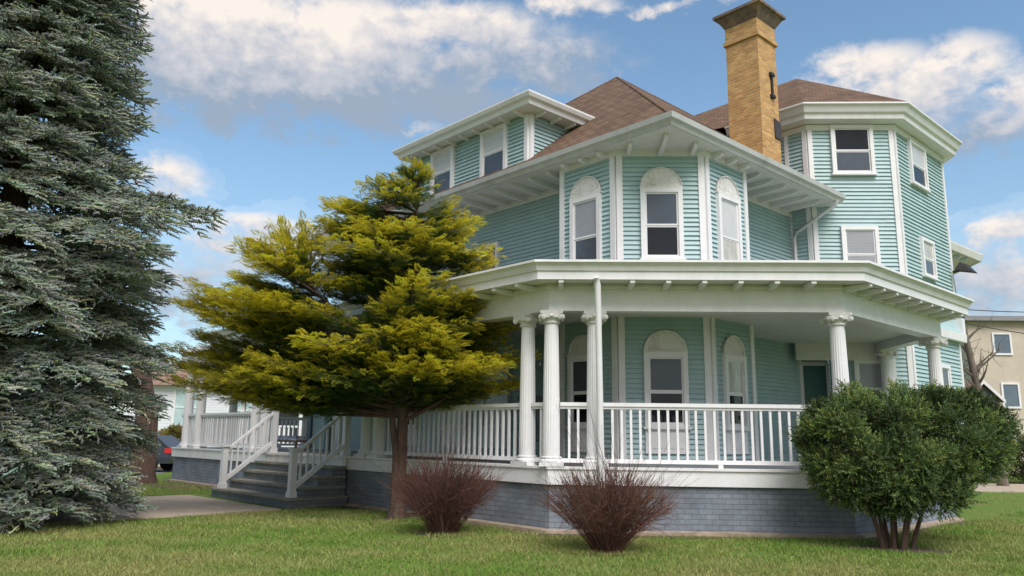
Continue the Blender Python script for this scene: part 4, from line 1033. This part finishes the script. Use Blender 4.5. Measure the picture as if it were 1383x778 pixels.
for sx in (-1, 1): g.hexa([(19.3 + sx * .87, 34.78, 3.26), (19.3, 34.78, 4.12), (19.3, 34.84, 4.12), (19.3 + sx * .87, 34.84, 3.26)], [(19.3 + sx * .87, 34.78, 3.42), (19.3, 34.78, 4.29), (19.3, 34.84, 4.29), (19.3 + sx * .87, 34.84, 3.42)])
g.build('barge_board', M['white'], H5)
# bare trees at the right
def bare_tree(x, y, H, label, lean=0.0, r0=.16, nb=16, pol=False):
    T = empty('bare_tree', (x, y, 0), label, 'tree', 'leafless trees beyond the right end of the house')
    m = MB(); m.tube([(x, y, -.1), (x + lean * .3, y, H * .3), (x + lean * .7, y, H * .65), (x + lean, y, H)], [r0, r0 * .85, r0 * .65, r0 * (.5 if pol else .12)], 10); m.build('trunk', M['bark_grey'], T)
    m = MB()
    for i in range(nb):
        t = rng.uniform(.35, 1); a = np.array([x + lean * t, y, H * t]); phi = rng.uniform(0, 6.28); L = rng.uniform(.5, 1.5) * (1.3 - .5 * t)
        e = a + np.array([math.cos(phi) * L, math.sin(phi) * L * .6, L * rng.uniform(.3, 1.1)])
        pts = bez(a, (a + e) / 2 + np.array([0, 0, -.1]) + rng.normal(0, .1, 3), e, 6); k = r0 * .32
        m.tube(pts, list(np.linspace(k, .008, 6)), 5)
        for j in range(4):
            b = pts[rng.integers(2, 6)]; q = b + rng.normal(0, .3, 3) + (0, 0, .3); m.tube([b, (b + q) / 2 + rng.normal(0, .05, 3), q], [.014, .01, .005], 4)
    m.build('crown', M['bark_grey'], T)
bare_tree(17.0, 30.0, 5.9, 'knobbly pollarded bare tree against the left edge of the beige building', -.9, .2, 14, True)
bare_tree(22.3, 32.5, 4.6, 'thin leafless sapling in front of the beige building at the far right', .6, .08, 26)
# hedge at the far right
yew('hedge_bush', 20.6, 32.5, [(19.4, 32.3, 1.0, 1.2, .9, 1.05), (21.2, 32.6, 1.1, 1.3, .9, 1.15), (23.2, 32.8, 1.0, 1.4, .9, 1.1)], 9000, 'dark green hedge bush beyond the driveway at the right edge', 'bush', [(.1, 0, .6, .05), (-.5, 0, .6, .05)], .20, (.055, .078, .035))
# overhead wires
for k, (za, zb, lab) in enumerate(((6.55, 6.1, 'lower overhead wire crossing in front of the beige building'), (6.75, 6.75, 'upper overhead wire along the roof line of the beige building'))):
    g = MB(); A = np.array([13.6, 30, za + .1]); B_ = np.array([27, 36, zb + 1.0 * k])
    g.tube([A + (B_ - A) * t + np.array([0, 0, -1.2 * t * (1 - t)]) for t in np.linspace(0, 1, 9)], .018, 5); tag(g.build('overhead_wire', M['wire']), lab, 'wire', 'overhead wires')

# ================================================================== SKY AND LIGHT
SUN_EL, SUN_AZ = 50, 158      # azimuth clockwise from +Y (away from the camera)
wd = bpy.data.worlds.new('World'); scene.world = wd; wd.use_nodes = True
t = wd.node_tree; n = t.nodes; L = t.links; n.clear()
out = n.new('ShaderNodeOutputWorld'); sky = n.new('ShaderNodeTexSky'); sky.sky_type = 'NISHITA'; sky.sun_disc = False
sky.sun_elevation = R(SUN_EL); sky.sun_rotation = R(SUN_AZ); sky.air_density = 1.0; sky.dust_density = .8; sky.ozone_density = .35
bg1 = n.new('ShaderNodeBackground'); bg1.inputs['Strength'].default_value = .075; 
tn = n.new('ShaderNodeVectorMath'); tn.operation = 'MULTIPLY'; tn.inputs[1].default_value = (.86, .99, .98); L.new(sky.outputs[0], tn.inputs[0]); L.new(tn.outputs[0], bg1.inputs['Color'])
tc = n.new('ShaderNodeTexCoord'); sp = n.new('ShaderNodeSeparateXYZ'); L.new(tc.outputs['Generated'], sp.inputs[0])
def math_(op, a, b=None, c=None, clamp=False):
    q = n.new('ShaderNodeMath'); q.operation = op; q.use_clamp = clamp
    for i, v in enumerate((a, b, c)):
        if v is None: continue
        if isinstance(v, (int, float)): q.inputs[i].default_value = v
        else: L.new(v, q.inputs[i])
    return q.outputs[0]
az = math_('ARCTAN2', sp.outputs[0], sp.outputs[1]); el = math_('ARCSINE', sp.outputs[2])
def vmath(op, a, b=None, c=None):
    q = n.new('ShaderNodeVectorMath'); q.operation = op
    for i, v in enumerate((a, b, c)):
        if v is None: continue
        if isinstance(v, tuple): q.inputs[i].default_value = v
        else: L.new(v, q.inputs[i])
    return q.outputs['Value'] if op == 'DOT_PRODUCT' else q.outputs['Vector']
cb = n.new('ShaderNodeCombineXYZ'); L.new(az, cb.inputs[0]); L.new(el, cb.inputs[1]); AE = cb.outputs[0]
def fbm(scale, detail, off, sy=1.0):
    z = n.new('ShaderNodeTexNoise'); z.noise_dimensions = '2D'; z.inputs['Scale'].default_value = scale; z.inputs['Detail'].default_value = detail; z.inputs['Roughness'].default_value = .58
    L.new(vmath('MULTIPLY_ADD', AE, (1, sy, 1), (off, off * .7, 0)), z.inputs['Vector']); return z.outputs['Fac']
n1 = fbm(14, 6, 1.3, 1.6); n2 = fbm(36, 5, 4.1, 1.4); n3 = fbm(7, 3, 8.2, 1.5)
wv_ = n.new('ShaderNodeCombineXYZ'); L.new(math_('MULTIPLY_ADD', n2, .05, -.025), wv_.inputs[0]); L.new(math_('MULTIPLY_ADD', n1, .05, -.025), wv_.inputs[1])
AD = vmath('ADD', AE, wv_.outputs[0])
# cumulus banks: azimuth, elevation, half widths, weight, brightness
BL = [(-.415, .475, .14, .055, 1, 1.0), (-.27, .487, .14, .05, 1, .95), (-.12, .508, .13, .034, .9, .75), (.037, .537, .075, .02, .9, .9), (-.28, .43, .27, .055, .95, .15), (-.45, .42, .13, .06, .95, .45), (-.05, .47, .16, .05, .8, .2),
      (-.478, .296, .052, .031, 1, .9), (-.370, .246, .085, .024, 1, 1.0), (-.158, .383, .026, .011, .85, .9),
      (.411, .432, .08, .028, 1, 1.0), (.514, .416, .06, .034, 1, 1.0), (.47, .397, .11, .036, 1, .85), (.57, .372, .04, .03, .9, .9), (.50, .345, .14, .045, .85, .3), (.545, .232, .05, .019, .95, .9), (.23, .532, .14, .009, .75, .8),
      (-.43, .17, .18, .07, .8, .35), (.52, .16, .12, .08, .8, .4), (-.34, .235, .15, .035, .8, .6)]
dens = 0.0; lit = 0.0; wsum = 0.001
for (a, e, sa_, se_, wgt, brt) in BL:
    ix, iy = 1 / (sa_ * 1.15), 1 / (se_ * 1.15)
    q = vmath('MULTIPLY_ADD', AD, (ix, iy, 0), (-a * ix, -e * iy, 0))
    v = math_('MAXIMUM', math_('MULTIPLY_ADD', vmath('DOT_PRODUCT', q, q), -wgt, 1.25 * wgt * (1.22 if a < 0 and e > .4 else 1.0)), 0)
    lt = math_('MULTIPLY_ADD', vmath('DOT_PRODUCT', q, (0, .42, 0)), v, lit) if not isinstance(lit, float) else math_('MULTIPLY', vmath('DOT_PRODUCT', q, (0, .42, 0)), v)
    lit = math_('MULTIPLY_ADD', v, brt - .12, lt)
    dens = math_('MAXIMUM', v, dens); wsum = math_('ADD', v, wsum)
lit = math_('DIVIDE', lit, wsum)
# unseen broken cloud overhead and behind the camera, added for neutral fill light
fill_cloud = math_('MAXIMUM', math_('MULTIPLY_ADD', el, 5.0, -3.6, clamp=True), math_('MULTIPLY', sp.outputs[1], -2.0, clamp=True))
dens = math_('MAXIMUM', dens, math_('MULTIPLY', fill_cloud, 1.15)); lit = math_('MULTIPLY_ADD', fill_cloud, .55, lit)
d = math_('MULTIPLY_ADD', n2, .7, math_('MULTIPLY_ADD', n1, 1.5, math_('ADD', dens, -1.33)))
mr = n.new('ShaderNodeMapRange'); mr.interpolation_type = 'SMOOTHSTEP'; mr.inputs[1].default_value = .05; mr.inputs[2].default_value = 1.05; L.new(d, mr.inputs[0])
mask = math_('MULTIPLY', mr.outputs[0], .95)
# a thin milky veil low down
veil = math_('MULTIPLY', math_('MULTIPLY_ADD', el, -2.6, 1.0, clamp=True), math_('MULTIPLY_ADD', n3, .9, .02)); mask = math_('MAXIMUM', mask, math_('MULTIPLY', veil, .85))
lit2 = math_('MULTIPLY_ADD', n3, .5, math_('MULTIPLY_ADD', n2, .9, math_('ADD', lit, -.70)))
cr = n.new('ShaderNodeValToRGB'); cr.color_ramp.elements[0].position = .05; cr.color_ramp.elements[0].color = (.30, .37, .47, 1); cr.color_ramp.elements[1].position = .95; cr.color_ramp.elements[1].color = (.88, .80, .73, 1)
e2 = cr.color_ramp.elements.new(.5); e2.color = (.56, .56, .60, 1); L.new(lit2, cr.inputs[0])
bg2 = n.new('ShaderNodeBackground'); bg2.inputs['Strength'].default_value = .46; L.new(cr.outputs[0], bg2.inputs['Color'])
ms = n.new('ShaderNodeMixShader'); L.new(mask, ms.inputs[0]); L.new(bg1.outputs[0], ms.inputs[1]); L.new(bg2.outputs[0], ms.inputs[2]); L.new(ms.outputs[0], out.inputs['Surface'])

sd = bpy.data.lights.new('sun', 'SUN'); sd.energy = 1.5; sd.angle = R(36); sd.color = (1.0, .965, .95)
so = bpy.data.objects.new('sun', sd); COL.objects.link(so); so.location = (20, -20, 40)
v = mathutils.Vector((math.sin(R(SUN_AZ)) * math.cos(R(SUN_EL)), math.cos(R(SUN_AZ)) * math.cos(R(SUN_EL)), math.sin(R(SUN_EL))))
so.rotation_euler = v.to_track_quat('Z', 'Y').to_euler()

scene.view_settings.view_transform = 'Standard'; scene.view_settings.look = 'None'; scene.view_settings.gamma = 1; scene.view_settings.exposure = 1.33
scene.view_settings.use_curve_mapping = False

scene.cycles.max_bounces = 6; scene.cycles.diffuse_bounces = 3; scene.cycles.glossy_bounces = 2; scene.cycles.transmission_bounces = 2
